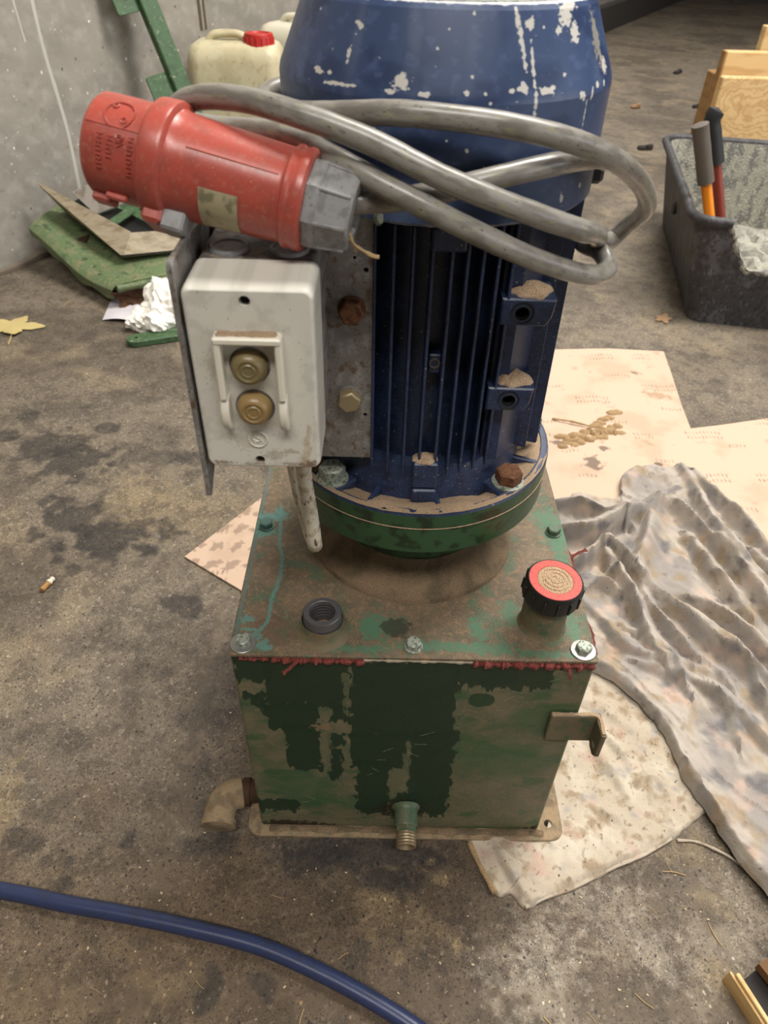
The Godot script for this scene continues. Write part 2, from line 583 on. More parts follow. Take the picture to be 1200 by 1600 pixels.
	# green machine paint under oil and sawdust
	var tf := layered(768, 768, Color(0.35, 0.35, 0.265), [[51, 0.01, 4, Color(0.42, 0.39, 0.30), 0.35, 0.75, 0.85], [52, 0.06, 4, Color(0.47, 0.42, 0.32), 0.55, 0.85, 0.6], [53, 0.012, 4, Color(0.185, 0.31, 0.19), 0.55, 0.85, 0.75, 2.0, 1.0], [54, 0.3, 1, Color(0.48, 0.42, 0.31), 0.68, 0.95, 0.7]])
	for s in [[0.8,0.5,0.25,0.12],[0.62,0.6,0.1,0.1],[0.15,0.3,0.14,0.14],[0.9,0.72,0.14,0.08],[0.35,0.2,0.2,0.06]]:
		blot(tf, Vector2(s[0], 1.0 - s[1]) * 768, s[2] * 768, s[3] * 768, 0, Color(0.17, 0.315, 0.185), 0.5, 0.6, 0.012, 77, 0.6)
	# oil that ran down the front in broad ragged bars, and the dusty strips between them
	for s in [[0.084,0.324,0.02,0.239],[0.072,0.226,0.228,0.359],[0.122,0.229,0.330,0.590],[0.327,0.634,0.02,0.392],[0.325,0.504,0.370,0.571],[0.341,0.451,0.52,0.874],[0.510,0.654,0.355,0.882],[0.260,0.308,0.378,0.449],[0.258,0.296,0.459,0.640],[0.010,0.112,0.02,0.123],[0.615,0.790,0.02,0.127],[0.695,0.892,0.02,0.130],[0.268,0.325,0.220,0.313],[0.025,0.081,0.178,0.247],[-0.003,0.143,0.789,0.871],[0.476,0.565,0.728,0.891],[0.0,1.0,0.0,0.034]]:
		smear(tf, s, 768, Color(0.085, 0.17, 0.10), 0.9, 61 + int(s[0] * 99))
	blot(tf, Vector2(0.703, 0.189) * 768, 30, 27, 0.2, Color(0.085, 0.20, 0.11), 0.85, 0.15, 0.03, 6, 0.12)
	for s in [[0.307, 0.327, 0.083, 0.270], [0.495, 0.512, 0.40, 0.60], [0.452, 0.505, 0.575, 0.70], [0.235, 0.262, 0.36, 0.56]]:
		smear(tf, s, 768, Color(0.37, 0.37, 0.275), 0.8, 31 + int(s[0] * 77))
	blot(tf, Vector2(0.24, 0.345) * 768, 24, 14, 0, Color(0.50, 0.40, 0.30), 0.85, 0.8, 0.05, 5)
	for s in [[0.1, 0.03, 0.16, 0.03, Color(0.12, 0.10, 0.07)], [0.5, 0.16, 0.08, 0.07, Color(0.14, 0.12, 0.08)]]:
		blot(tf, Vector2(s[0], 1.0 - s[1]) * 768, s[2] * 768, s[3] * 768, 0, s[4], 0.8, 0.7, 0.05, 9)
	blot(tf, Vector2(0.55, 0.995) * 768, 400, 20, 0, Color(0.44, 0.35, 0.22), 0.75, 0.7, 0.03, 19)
	for k in 26:
		var p := Vector2(fmod(k * 0.377, 1.0), fmod(k * 0.619, 1.0)) * 768
		stroke(tf, [p, p + Vector2(10 + k % 7 * 4, (k % 5 - 2) * 9)], 1.1, Color(0.5, 0.5, 0.4), 0.6, k)
	M.tank_front = mat(Color(1, 1, 1), 0.5, 0.0, tex(tf))
	M.tank_front.heightmap_enabled = true
	M.tank_front.heightmap_texture = grit
	M.tank_front.heightmap_scale = 0.02
	var gr := layered(512, 512, Color(0.22, 0.32, 0.23), [[55, 0.012, 4, Color(0.34, 0.34, 0.255), 0.4, 0.8, 0.85], [56, 0.08, 4, Color(0.42, 0.36, 0.27), 0.58, 0.85, 0.7], [57, 0.3, 1, Color(0.5, 0.42, 0.32), 0.7, 0.95, 0.6]])
	M.green = mat(Color(1, 1, 1), 0.5, 0.0, tex(gr), 4.0, grit, 0.02)
	M.green_clean = mat(Color(0.175, 0.29, 0.19), 0.36, 0.0, tex(layered(256, 256, Color(0.95, 1, 0.95), [[58, 0.03, 4, Color(0.5, 0.5, 0.45), 0.5, 0.8, 0.7]])), 6.0, fine, 0.006)
	var lid := layered(768, 768, Color(0.42, 0.36, 0.285), [[61, 0.012, 4, Color(0.345, 0.32, 0.25), 0.4, 0.75, 0.9], [62, 0.05, 4, Color(0.52, 0.42, 0.315), 0.5, 0.85, 0.8], [63, 0.012, 4, Color(0.28, 0.38, 0.29), 0.66, 0.82, 0.7], [64, 0.35, 1, Color(0.60, 0.48, 0.36), 0.62, 0.95, 0.7], [65, 0.3, 1, Color(0.18, 0.155, 0.12), 0.62, 0.95, 0.7]])
	for s in [[0.40,0.90,0.05,0.05],[0.38,0.89,0.03,0.04],[0.673,0.882,0.025,0.03],[0.688,0.915,0.025,0.03],[0.78,0.835,0.03,0.05],[0.954,0.88,0.02,0.07],[0.98,0.505,0.06,0.07],[0.95,0.43,0.05,0.05],[0.349,0.975,0.1,0.016],[0.56,0.96,0.12,0.018],[0.70,0.968,0.1,0.02],[0.857,0.98,0.1,0.012],[0.97,0.6,0.02,0.12]]:
		blot(lid, Vector2(s[0], s[1]) * 768, s[2] * 768, s[3] * 768, 0, Color(0.27, 0.43, 0.33), 0.7, 0.9, 0.05, 71 + int(s[0] * 50), 0.4)
	blot(lid, Vector2(0.45, 0.90) * 768, 34, 26, 0, Color(0.17, 0.19, 0.14), 0.7, 0.5, 0.05, 4)
	blot(lid, Vector2(0.12, 0.92) * 768, 60, 40, 0, Color(0.33, 0.26, 0.2), 0.5, 0.5, 0.05, 4)
	var teal := Color(0.33, 0.50, 0.47)
	stroke(lid, [Vector2(0.069, 0.397) * 768, Vector2(0.085, 0.58) * 768, Vector2(0.1, 0.635) * 768, Vector2(0.104, 0.715) * 768, Vector2(0.09, 0.804) * 768, Vector2(0.089, 0.887) * 768, Vector2(0.07, 0.921) * 768, Vector2(0.019, 0.915) * 768], 5.0, teal, 0.55, 3)
	stroke(lid, [Vector2(0.004, 0.15) * 768, Vector2(0.006, 0.45) * 768, Vector2(0.008, 0.98) * 768], 4.0, Color(0.30, 0.40, 0.40), 0.5, 5)
	for s in [[0.03,0.46,0.03,0.03],[0.07,0.44,0.03,0.03],[0.03,0.52,0.03,0.03],[0.06,0.95,0.02,0.02],[0.03,0.88,0.02,0.015],[0.09,0.97,0.02,0.02]]:
		blot(lid, Vector2(s[0], s[1]) * 768, s[2] * 768, s[3] * 768, 0, teal, 0.8, 0.8, 0.06, 8)
	M.dusty = mat(Color(1, 1, 1), 0.7, 0.0, tex(layered(384, 384, Color(0.40, 0.36, 0.27), [[261, 0.02, 4, Color(0.25, 0.33, 0.24), 0.45, 0.8, 0.8], [262, 0.25, 2, Color(0.58, 0.47, 0.36), 0.55, 0.9, 0.7]])), 6.0, grit, 0.03)
	M.lid = mat(Color(1, 1, 1), 0.7, 0.0, tex(lid), 0.0, grit, 0.03)
	var sand := layered(256, 256, Color(0.66, 0.56, 0.45), [[66, 0.2, 2, Color(0.46, 0.36, 0.27), 0.5, 0.8, 0.9], [67, 0.35, 1, Color(0.90, 0.82, 0.70), 0.6, 0.9, 0.8]])
	M.sand = mat(Color(1, 1, 1), 0.95, 0.0, tex(sand), 14.0, fine, 0.08)
	M.sand_dark = mat(Color(1, 1, 1), 0.95, 0.0, tex(layered(384, 384, Color(0.44, 0.365, 0.28), [[263, 0.012, 4, Color(0.31, 0.27, 0.2), 0.42, 0.75, 0.9], [264, 0.3, 1, Color(0.66, 0.55, 0.42), 0.6, 0.95, 0.75], [265, 0.3, 1, Color(0.2, 0.165, 0.12), 0.62, 0.95, 0.7]])), 7.0, fine, 0.06)
	var base := layered(512, 512, Color(0.55, 0.47, 0.36), [[68, 0.02, 4, Color(0.40, 0.33, 0.25), 0.45, 0.8, 0.8], [69, 0.2, 2, Color(0.36, 0.26, 0.18), 0.62, 0.9, 0.7], [70, 0.04, 3, Color(0.40, 0.41, 0.32), 0.6, 0.8, 0.6]])
	M.base = mat(Color(1, 1, 1), 0.8, 0.0, tex(base), 4.0, grit, 0.03)

	# blue motor paint
	var bl := layered(512, 512, Color(0.135, 0.185, 0.30), [[81, 0.02, 4, Color(0.095, 0.13, 0.22), 0.45, 0.8, 0.8], [82, 0.12, 3, Color(0.42, 0.41, 0.44), 0.62, 0.9, 0.55]])
	specks(bl, 260, Color(0.62, 0.57, 0.5), 0.6, 2.0, 83)
	M.blue = mat(Color(1, 1, 1), 0.42, 0.0, tex(bl), 5.0, fine, 0.006)
	var cw := layered(1536, 384, Color(0.225, 0.29, 0.42), [[84, 0.006, 4, Color(0.155, 0.21, 0.335), 0.45, 0.75, 0.8], [85, 0.03, 4, Color(0.33, 0.39, 0.54), 0.58, 0.85, 0.45], [86, 0.01, 3, Color(0.36, 0.40, 0.50), 0.62, 0.85, 0.5, 1.0, 4.0]])
	specks(cw, 150, Color(0.72, 0.7, 0.66), 0.7, 2.2, 87)
	var paper := Color(0.80, 0.78, 0.74)
	for s in [[0.406,0.858,3.0,1.1,-0.6],[0.400,0.738,1.1,3.4,0.0],[0.368,0.647,3.6,1.5,-0.5],[0.383,0.644,1.5,1.0,0.0],[0.396,0.607,8.0,0.9,0.05],[0.454,0.648,3.7,3.1,0.0],[0.446,0.606,3.5,1.0,0.1],[0.475,0.603,3.0,1.1,0.1],[0.513,0.681,0.7,0.7,0.0],[0.508,0.617,1.1,1.1,0.0],[0.524,0.613,0.6,0.7,0.0],[0.513,0.935,0.7,0.9,0.0],[0.528,0.574,0.7,0.7,0.0],[0.555,0.910,1.2,5.3,0.1],[0.559,0.794,1.1,8.9,0.1],[0.567,0.890,2.3,2.4,0.0],[0.568,0.726,1.0,8.4,0.0],[0.569,0.579,0.8,6.7,0.0],[0.557,0.633,2.3,2.2,0.0],[0.546,0.622,1.5,1.1,0.0],[0.580,0.615,3.4,1.8,-0.2],[0.587,0.623,1.1,1.2,0.0],[0.583,0.874,0.8,0.7,0.0],[0.602,0.672,0.9,0.9,0.0],[0.613,0.913,4.1,4.3,0.0],[0.624,0.844,3.1,4.3,-0.1],[0.601,0.857,2.2,1.6,0.0],[0.622,0.952,6.1,1.9,0.0],[0.674,0.676,3.8,4.0,0.0],[0.624,0.573,1.9,2.5,0.0],[0.640,0.576,0.9,2.6,-0.2],[0.650,0.598,1.5,1.8,-0.2],[0.666,0.600,1.2,1.3,-0.2],[0.632,0.489,0.5,5.9,0.0],[0.512,0.374,0.7,1.1,0.3],[0.619,0.098,1.4,2.3,0.2],[0.650,0.129,1.4,1.3,0.0],[0.482,0.791,0.6,0.6,0.0],[0.491,0.869,0.5,0.6,0.0],[0.432,0.443,0.7,0.5,0.0]]:
		blot(cw, Vector2(s[0] * 1536, (s[1]) * 384), s[2] * 3.1, s[3] * 4.0, s[4], paper, 0.95, 0.8, 0.09, int(s[0] * 900), 0.12)
	blot(cw, Vector2(0.665 * 1536, 0.80 * 384), 14, 46, 0.0, Color(0.62, 0.59, 0.52), 0.8, 0.7, 0.08, 4, 0.3)
	blot(cw, Vector2(0.33 * 1536, 0.70 * 384), 26, 60, 0.0, Color(0.30, 0.37, 0.53), 0.5, 0.9, 0.05, 6, 0.5)
	for k in 60:
		blot(cw, Vector2((0.3 + k * 0.007) * 1536, 0.985 * 384), 12, 3 + k % 4 * 1.5, 0, Color(0.80, 0.79, 0.77), 0.8, 0.6, 0.07, k)
		blot(cw, Vector2((0.3 + k * 0.007) * 1536, 0.012 * 384), 8, 4, 0, Color(0.6, 0.59, 0.57), 0.5, 1.0, 0.09, k)
	M.cowl = mat(Color(1, 1, 1), 0.36, 0.0, tex(cw))

	var rust := tex(layered(256, 256, Color(0.42, 0.27, 0.17), [[91, 0.05, 4, Color(0.26, 0.15, 0.09), 0.45, 0.8, 0.8], [92, 0.2, 2, Color(0.6, 0.42, 0.28), 0.6, 0.9, 0.7]]))
	M.rust = mat(Color(1, 1, 1), 0.75, 0.2, rust, 12.0, fine, 0.02)
	M.rust_dull = mat(Color(0.8, 0.82, 0.8), 0.8, 0.1, rust, 12.0, fine, 0.03)
	M.zinc = mat(Color(0.62, 0.62, 0.60), 0.35, 0.75)
	M.zinc_dusty = mat(Color(0.60, 0.62, 0.58), 0.55, 0.35, tex(layered(128, 128, Color(1, 1, 1), [[93, 0.08, 3, Color(0.5, 0.55, 0.45), 0.5, 0.8, 0.8]])), 20.0)
	M.bolt_green = mat(Color(0.30, 0.36, 0.29), 0.55, 0.3)
	M.bolt_teal = mat(Color(0.28, 0.40, 0.37), 0.55, 0.1)
	M.brass = mat(Color(0.58, 0.51, 0.40), 0.45, 0.6)
	M.yellow_zinc = mat(Color(0.60, 0.54, 0.42), 0.5, 0.5)
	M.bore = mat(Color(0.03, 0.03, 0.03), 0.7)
	M.port = mat(Color(0.40, 0.39, 0.40), 0.4, 0.55)
	M.steel = mat(Color(1, 1, 1), 0.5, 0.35, tex(layered(512, 512, Color(0.50, 0.485, 0.47), [[94, 0.02, 5, Color(0.60, 0.59, 0.58), 0.45, 0.8, 0.8], [95, 0.015, 4, Color(0.38, 0.28, 0.2), 0.64, 0.85, 0.7], [96, 0.1, 3, Color(0.2, 0.18, 0.16), 0.66, 0.9, 0.7]])), 7.0, fine, 0.008)
	var wp := layered(512, 512, Color(0.80, 0.785, 0.745), [[97, 0.01, 4, Color(0.72, 0.705, 0.66), 0.45, 0.8, 0.7], [98, 0.012, 4, Color(0.62, 0.56, 0.47), 0.66, 1.0, 0.5]])
	specks(wp, 420, Color(0.42, 0.38, 0.33), 0.5, 1.5, 99)
	M.white = mat(Color(1, 1, 1), 0.38, 0.0, tex(wp), 7.0)
	# the cover of the switch box has its own stains: a rusty run in the lower right corner, grime along the bottom
	var cv := layered(512, 768, Color(0.80, 0.785, 0.745), [[97, 0.008, 4, Color(0.73, 0.715, 0.67), 0.45, 0.8, 0.7]])
	specks(cv, 300, Color(0.42, 0.38, 0.33), 0.7, 2.4, 99)
	for k in 14:
		blot(cv, Vector2(462 - k * 1.5 + 6 * sin(k * 1.0), 560 + k * 14), 8 + k, 16, 0.15, Color(0.60, 0.49, 0.34), 0.28, 0.9, 0.04, k, 0.6)
	for s in [[470, 735, 22, 16, 0.75], [440, 750, 40, 10, 0.6], [380, 742, 60, 9, 0.4], [230, 745, 60, 7, 0.4], [60, 742, 60, 9, 0.5], [300, 700, 60, 22, 0.22], [380, 680, 40, 14, 0.25], [90, 300, 30, 60, 0.15], [180, 620, 60, 60, 0.12]]:
		blot(cv, Vector2(s[0], s[1]), s[2], s[3], 0.0, Color(0.38, 0.29, 0.21), s[4], 0.9, 0.04, int(s[0]), 0.5)
	M.cover = mat(Color(1, 1, 1), 0.38, 0.0, tex(cv))
	M.ivory = mat(Color(0.84, 0.815, 0.75), 0.4)
	M.grey_base = mat(Color(1, 1, 1), 0.6, 0.0, tex(layered(256, 256, Color(0.47, 0.45, 0.44), [[101, 0.03, 4, Color(0.28, 0.25, 0.23), 0.45, 0.75, 0.8], [102, 0.04, 3, Color(0.58, 0.5, 0.42), 0.6, 0.85, 0.6]])), 9.0)
	M.grey_plastic = mat(Color(1, 1, 1), 0.5, 0.0, tex(layered(256, 256, Color(0.55, 0.55, 0.55), [[103, 0.03, 4, Color(0.44, 0.43, 0.42), 0.45, 0.8, 0.8], [104, 0.15, 2, Color(0.33, 0.3, 0.28), 0.68, 0.9, 0.6]])), 9.0)
	M.button = mat(Color(0.55, 0.46, 0.30), 0.35)
	M.button_dark = mat(Color(0.46, 0.41, 0.28), 0.35)
	for b in [M.button, M.button_dark]:
		b.subsurf_scatter_enabled = true
		b.subsurf_scatter_strength = 0.3
	var rd := layered(512, 512, Color(0.66, 0.295, 0.25), [[105, 0.012, 4, Color(0.58, 0.285, 0.245), 0.4, 0.8, 0.7], [106, 0.05, 4, Color(0.66, 0.43, 0.35), 0.58, 0.85, 0.6], [107, 0.3, 1, Color(0.34, 0.16, 0.12), 0.7, 0.95, 0.5]])
	specks(rd, 90, Color(0.82, 0.7, 0.6), 0.5, 1.4, 108)
	M.red = mat(Color(1, 1, 1), 0.32, 0.0, tex(rd), 8.0, fine, 0.004)
	M.sticker = mat(Color(1, 1, 1), 0.7, 0.0, tex(layered(128, 128, Color(0.64, 0.60, 0.48), [[109, 0.06, 4, Color(0.42, 0.40, 0.30), 0.5, 0.8, 0.8]])), 12.0)
	var cb := layered(256, 512, Color(0.53, 0.515, 0.49), [[111, 0.012, 4, Color(0.43, 0.41, 0.38), 0.45, 0.75, 0.8], [112, 0.06, 3, Color(0.33, 0.30, 0.26), 0.66, 0.9, 0.65, 1.0, 3.0], [113, 0.03, 3, Color(0.56, 0.55, 0.42), 0.64, 0.82, 0.5]])
	specks(cb, 220, Color(0.2, 0.18, 0.16), 0.6, 2.4, 114)
	M.cable = mat(Color(1, 1, 1), 0.3, 0.0, tex(cb))
	M.cable.uv1_scale = Vector3(1, 5, 1)
	M.cable_white = mat(Color(1, 1, 1), 0.5, 0.0, tex(layered(256, 256, Color(0.78, 0.75, 0.68), [[115, 0.02, 4, Color(0.62, 0.56, 0.46), 0.5, 0.8, 0.8], [116, 0.06, 2, Color(0.25, 0.18, 0.13), 0.70, 0.80, 0.8, 1.0, 3.0]])), 14.0)
	M.fibre = mat(Color(0.66, 0.56, 0.40), 0.9)
	M.putty = mat(Color(1, 1, 1), 0.7, 0.0, tex(layered(128, 128, Color(0.58, 0.26, 0.22), [[117, 0.1, 3, Color(0.36, 0.17, 0.14), 0.5, 0.8, 0.8], [118, 0.2, 2, Color(0.72, 0.42, 0.36), 0.6, 0.85, 0.7]])), 30.0, fine, 0.12)
	M.putty_pale = mat(Color(0.62, 0.58, 0.5), 0.9, 0.0, null, 0.0)
	M.black = mat(Color(0.10, 0.095, 0.09), 0.5, 0.0, tex(layered(128, 128, Color(1, 1, 1), [[119, 0.1, 3, Color(2.2, 2.0, 1.8), 0.6, 0.85, 0.4]])), 20.0)
	M.cap_red = mat(Color(0.80, 0.30, 0.26), 0.6, 0.0, tex(layered(128, 128, Color(1, 1, 1), [[120, 0.1, 3, Color(0.75, 0.65, 0.6), 0.55, 0.8, 0.6]])), 24.0)
	M.cap_dust = mat(Color(1, 1, 1), 0.9, 0.0, tex(layered(256, 256, Color(0.70, 0.61, 0.49), [[121, 0.12, 2, Color(0.48, 0.36, 0.25), 0.5, 0.75, 0.8], [122, 0.08, 2, Color(0.80, 0.42, 0.34), 0.66, 0.85, 0.6]])), 20.0, hgt(256, 123, 0.1, 2), 0.08)

	# things on the floor
	var cd := layered(1024, 1024, Color(0.765, 0.665, 0.58), [[131, 0.008, 4, Color(0.70, 0.60, 0.51), 0.45, 0.8, 0.7], [132, 0.02, 3, Color(0.60, 0.50, 0.41), 0.72, 0.92, 0.5]])
	for k in 130:
		var g := Vector2(fmod(k * 0.7548, 1.0), fmod(k * 0.5698, 1.0)) * 1024
		for i in 4 + k % 7:
			for j in 1 + k % 2:
				var q := g + Vector2(i * 6.5, j * 14.0 + sin(i * 0.7 + k) * 2.0)
				blot(cd, q, 1.5, 4.4, 0.1 * sin(k * 1.0), Color(0.47, 0.39, 0.33), 0.25 + 0.4 * fmod(k * 0.37 + i * 0.2, 1.0), 0.9, 0.2, k * 9 + i)
	for k in 30:      # tread prints on the left corner piece
		var q := Vector2(0.045 + 0.026 * (k % 6), 0.60 + 0.036 * (k / 6)) * 1024
		blot(cd, q, 7, 12, 0.75 + 0.3 * (k % 2), Color(0.50, 0.42, 0.36), 0.55, 0.9, 0.09, k + 3, 0.3)
	for s in [[0.805, 0.585, 15, 11, 0.8, 0], [0.865, 0.70, 34, 26, 0.35, 1], [0.90, 0.72, 20, 30, 0.35, 1], [0.90, 0.62, 14, 7, 0.7, 0], [0.59, 0.44, 14, 6, 0.6, 0], [0.66, 0.46, 10, 7, 0.6, 0], [0.635, 0.50, 16, 20, 0.6, 0], [0.74, 0.50, 7, 4, 0.7, 0], [0.56, 0.26, 16, 9, 0.3, 1], [0.80, 0.28, 26, 12, 0.4, 1], [0.50, 0.40, 18, 7, 0.5, 0], [0.78, 0.20, 12, 6, 0.5, 0]]:
		blot(cd, Vector2(s[0], s[1]) * 1024, s[2], s[3], 0.3, Color(0.30, 0.25, 0.22) if s[5] == 0 else Color(0.50, 0.38, 0.27), s[4], 0.8, 0.06, int(s[2]), 0.4)
	M.card = mat(Color(1, 1, 1), 0.9, 0.0, tex(cd))
	M.card_edge = mat(Color(0.55, 0.43, 0.32), 0.9)
	var rg := layered(1024, 1024, Color(0.66, 0.62, 0.575), [[141, 0.004, 4, Color(0.52, 0.495, 0.48), 0.35, 0.8, 0.8], [142, 0.006, 4, Color(0.55, 0.47, 0.36), 0.52, 0.9, 0.8], [143, 0.005, 4, Color(0.30, 0.295, 0.315), 0.56, 0.9, 0.75], [144, 0.006, 3, Color(0.76, 0.62, 0.55), 0.62, 0.95, 0.5], [145, 0.25, 2, Color(0.70, 0.68, 0.64), 0.4, 1.0, 0.5], [146, 0.010, 5, Color(0.33, 0.29, 0.25), 0.66, 0.95, 0.5]])
	specks(rg, 160, Color(0.3, 0.26, 0.22), 0.6, 2.6, 147)
	M.rag = mat(Color(1, 1, 1), 0.95, 0.0, tex(rg), 2.3, fine, 0.035)
	M.rag.rim_enabled = true
	M.rag.rim = 0.25
	var lo := layered(1024, 1024, Color(0.67, 0.615, 0.54), [[151, 0.005, 4, Color(0.74, 0.70, 0.63), 0.4, 0.8, 0.8], [152, 0.01, 4, Color(0.50, 0.42, 0.32), 0.52, 0.9, 0.8], [153, 0.006, 3, Color(0.68, 0.54, 0.48), 0.6, 0.95, 0.6], [154, 0.03, 5, Color(0.33, 0.28, 0.22), 0.68, 0.92, 0.6], [155, 0.008, 3, Color(0.5, 0.5, 0.51), 0.66, 0.95, 0.55], [145, 0.25, 2, Color(0.82, 0.79, 0.74), 0.4, 1.0, 0.4]])
	specks(lo, 220, Color(0.24, 0.2, 0.16), 0.6, 3.4, 156)
	M.rag_pale = mat(Color(1, 1, 1), 0.95, 0.0, tex(lo), 2.6, fine, 0.03)
	M.rag_pale.rim_enabled = true
	M.rag_pale.rim = 0.25
	M.hose = mat(Color(1, 1, 1), 0.33, 0.0, tex(layered(256, 256, Color(0.165, 0.205, 0.33), [[157, 0.03, 4, Color(0.17, 0.185, 0.265), 0.5, 0.8, 0.7], [158, 0.2, 2, Color(0.35, 0.35, 0.4), 0.7, 0.92, 0.5]])), 7.0)
	M.rubber = mat(Color(1, 1, 1), 0.6, 0.0, tex(layered(512, 512, Color(0.21, 0.205, 0.215), [[161, 0.012, 4, Color(0.34, 0.335, 0.35), 0.5, 0.8, 0.8, 1.0, 2.0], [162, 0.04, 4, Color(0.13, 0.12, 0.12), 0.5, 0.8, 0.6], [163, 0.05, 4, Color(0.50, 0.50, 0.5), 0.66, 0.88, 0.5, 1.0, 2.0]])), 2.6)
	M.plaster = mat(Color(1, 1, 1), 0.9, 0.0, tex(layered(512, 512, Color(0.60, 0.59, 0.54), [[164, 0.02, 4, Color(0.42, 0.415, 0.40), 0.42, 0.75, 0.9, 1.0, 2.0], [165, 0.05, 4, Color(0.72, 0.71, 0.66), 0.52, 0.8, 0.6]])), 2.6, grit, 0.2)
	M.grip_grey = mat(Color(0.36, 0.33, 0.30), 0.75)
	M.grip_black = mat(Color(0.14, 0.145, 0.15), 0.6)
	M.orange = mat(Color(0.95, 0.55, 0.08), 0.35)
	M.tool_red = mat(Color(0.50, 0.20, 0.14), 0.45)
	var wd := layered(512, 512, Color(0.84, 0.71, 0.50), [[166, 0.01, 3, Color(0.75, 0.59, 0.38), 0.45, 0.75, 0.7, 6.0, 1.0], [167, 0.03, 3, Color(0.86, 0.70, 0.46), 0.5, 0.8, 0.5, 8.0, 1.0]])
	M.wood = mat(Color(1, 1, 1), 0.7, 0.0, tex(wd), 4.0)
	var ring_im := layered(384, 384, Color(0.85, 0.72, 0.51), [[168, 0.01, 3, Color(0.79, 0.65, 0.44), 0.45, 0.75, 0.6]])
	var kn := FastNoiseLite.new()
	kn.frequency = 0.012
	for y in 384:
		for x in 384:
			var d := Vector2((x - 160) * 0.8, (y - 130) * 1.25).length() + kn.get_noise_2d(x, y) * 46.0
			ring_im.set_pixel(x, y, ring_im.get_pixel(x, y).lerp(Color(0.64, 0.45, 0.26), 0.38 * pow(absf(sin(d * 0.11)), 4.0) + 0.7 * (1.0 - smoothstep(6.0, 13.0, d))))
	M.wood_knot = mat(Color(1, 1, 1), 0.7, 0.0, tex(ring_im))
	M.wood_grey = mat(Color(0.72, 0.66, 0.58), 0.8, 0.0, tex(wd), 4.0)
	M.wood_old = mat(Color(0.50, 0.43, 0.39), 0.85, 0.0, tex(wd), 5.0)
	M.wood_dark = mat(Color(0.30, 0.24, 0.2), 0.85, 0.0, tex(wd), 5.0)
	M.jerry = mat(Color(1, 1, 1), 0.45, 0.0, tex(layered(256, 256, Color(0.77, 0.735, 0.61), [[171, 0.012, 4, Color(0.69, 0.65, 0.52), 0.45, 0.8, 0.7], [172, 0.06, 3, Color(0.58, 0.52, 0.38), 0.68, 0.88, 0.4]])), 2.4)
	M.jerry_pale = mat(Color(0.82, 0.80, 0.72), 0.45)
	for j in [M.jerry, M.jerry_pale]:
		j.subsurf_scatter_enabled = true
		j.subsurf_scatter_strength = 0.25
	M.cap_bright = mat(Color(0.70, 0.17, 0.15), 0.4)
	M.sheet = mat(Color(1, 1, 1), 0.6, 0.15, tex(layered(512, 512, Color(0.60, 0.55, 0.46), [[173, 0.02, 4, Color(0.46, 0.40, 0.31), 0.45, 0.8, 0.8, 3.0, 1.0], [174, 0.05, 3, Color(0.68, 0.64, 0.56), 0.55, 0.85, 0.6, 4.0, 1.0]])), 4.0)
	M.sheet_grey = mat(Color(1, 1, 1), 0.45, 0.3, tex(layered(256, 256, Color(0.60, 0.57, 0.54), [[175, 0.03, 4, Color(0.46, 0.42, 0.37), 0.5, 0.8, 0.8]])), 4.0)
	M.green_sheet = mat(Color(1, 1, 1), 0.6, 0.0, tex(layered(512, 512, Color(0.36, 0.43, 0.29), [[176, 0.012, 4, Color(0.46, 0.465, 0.34), 0.45, 0.8, 0.85], [177, 0.05, 4, Color(0.56, 0.52, 0.40), 0.60, 0.85, 0.7], [178, 0.015, 4, Color(0.17, 0.24, 0.15), 0.6, 0.85, 0.7]])), 3.0, grit, 0.03)
	M.green_bar = mat(Color(1, 1, 1), 0.5, 0.0, tex(layered(256, 256, Color(0.25, 0.36, 0.23), [[179, 0.03, 4, Color(0.19, 0.27, 0.18), 0.5, 0.8, 0.7], [180, 0.05, 4, Color(0.75, 0.72, 0.6), 0.76, 0.88, 0.8]])), 5.0)
	M.paper = mat(Color(0.78, 0.76, 0.78), 0.9)
	M.tissue = mat(Color(0.90, 0.885, 0.85), 0.95)
	M.leaf = mat(Color(0.74, 0.67, 0.45), 0.85)
	M.leaf.backlight_enabled = true
	M.leaf.backlight = Color(0.3, 0.25, 0.1)
	M.leaf_brown = mat(Color(0.58, 0.46, 0.33), 0.85)
	M.butt_tan = mat(Color(0.62, 0.46, 0.26), 0.85)
	M.butt_white = mat(Color(0.84, 0.80, 0.72), 0.9)
	M.mud = mat(Color(1.0, 0.98, 0.9), 0.95, 0.0, tex(sand), 10.0, fine, 0.1)
	M.chip = mat(Color(0.74, 0.68, 0.55), 0.9)
	M.bark = mat(Color(0.17, 0.155, 0.15), 0.9)
	M.lamp_body = mat(Color(0.8, 0.8, 0.8), 0.5)
	M.lamp = mat(Color(1, 1, 1), 0.5)
	M.lamp.emission_enabled = true
	M.lamp.emission = Color(1.0, 0.97, 0.92)
	M.lamp.emission_energy_multiplier = 4.0


const UPB := Basis(Vector3(1, 0, 0), Vector3(0, 0, -1), Vector3(0, 1, 0))   # polygons (x, -z) raised along y
const W := 0.3333
const D := 0.3429
const H := 0.3363


func plan(m: Mb, f: Callable) -> Mb:
	for i in m.v.size():
		m.t[i] = f.call(m.v[i])
	return m


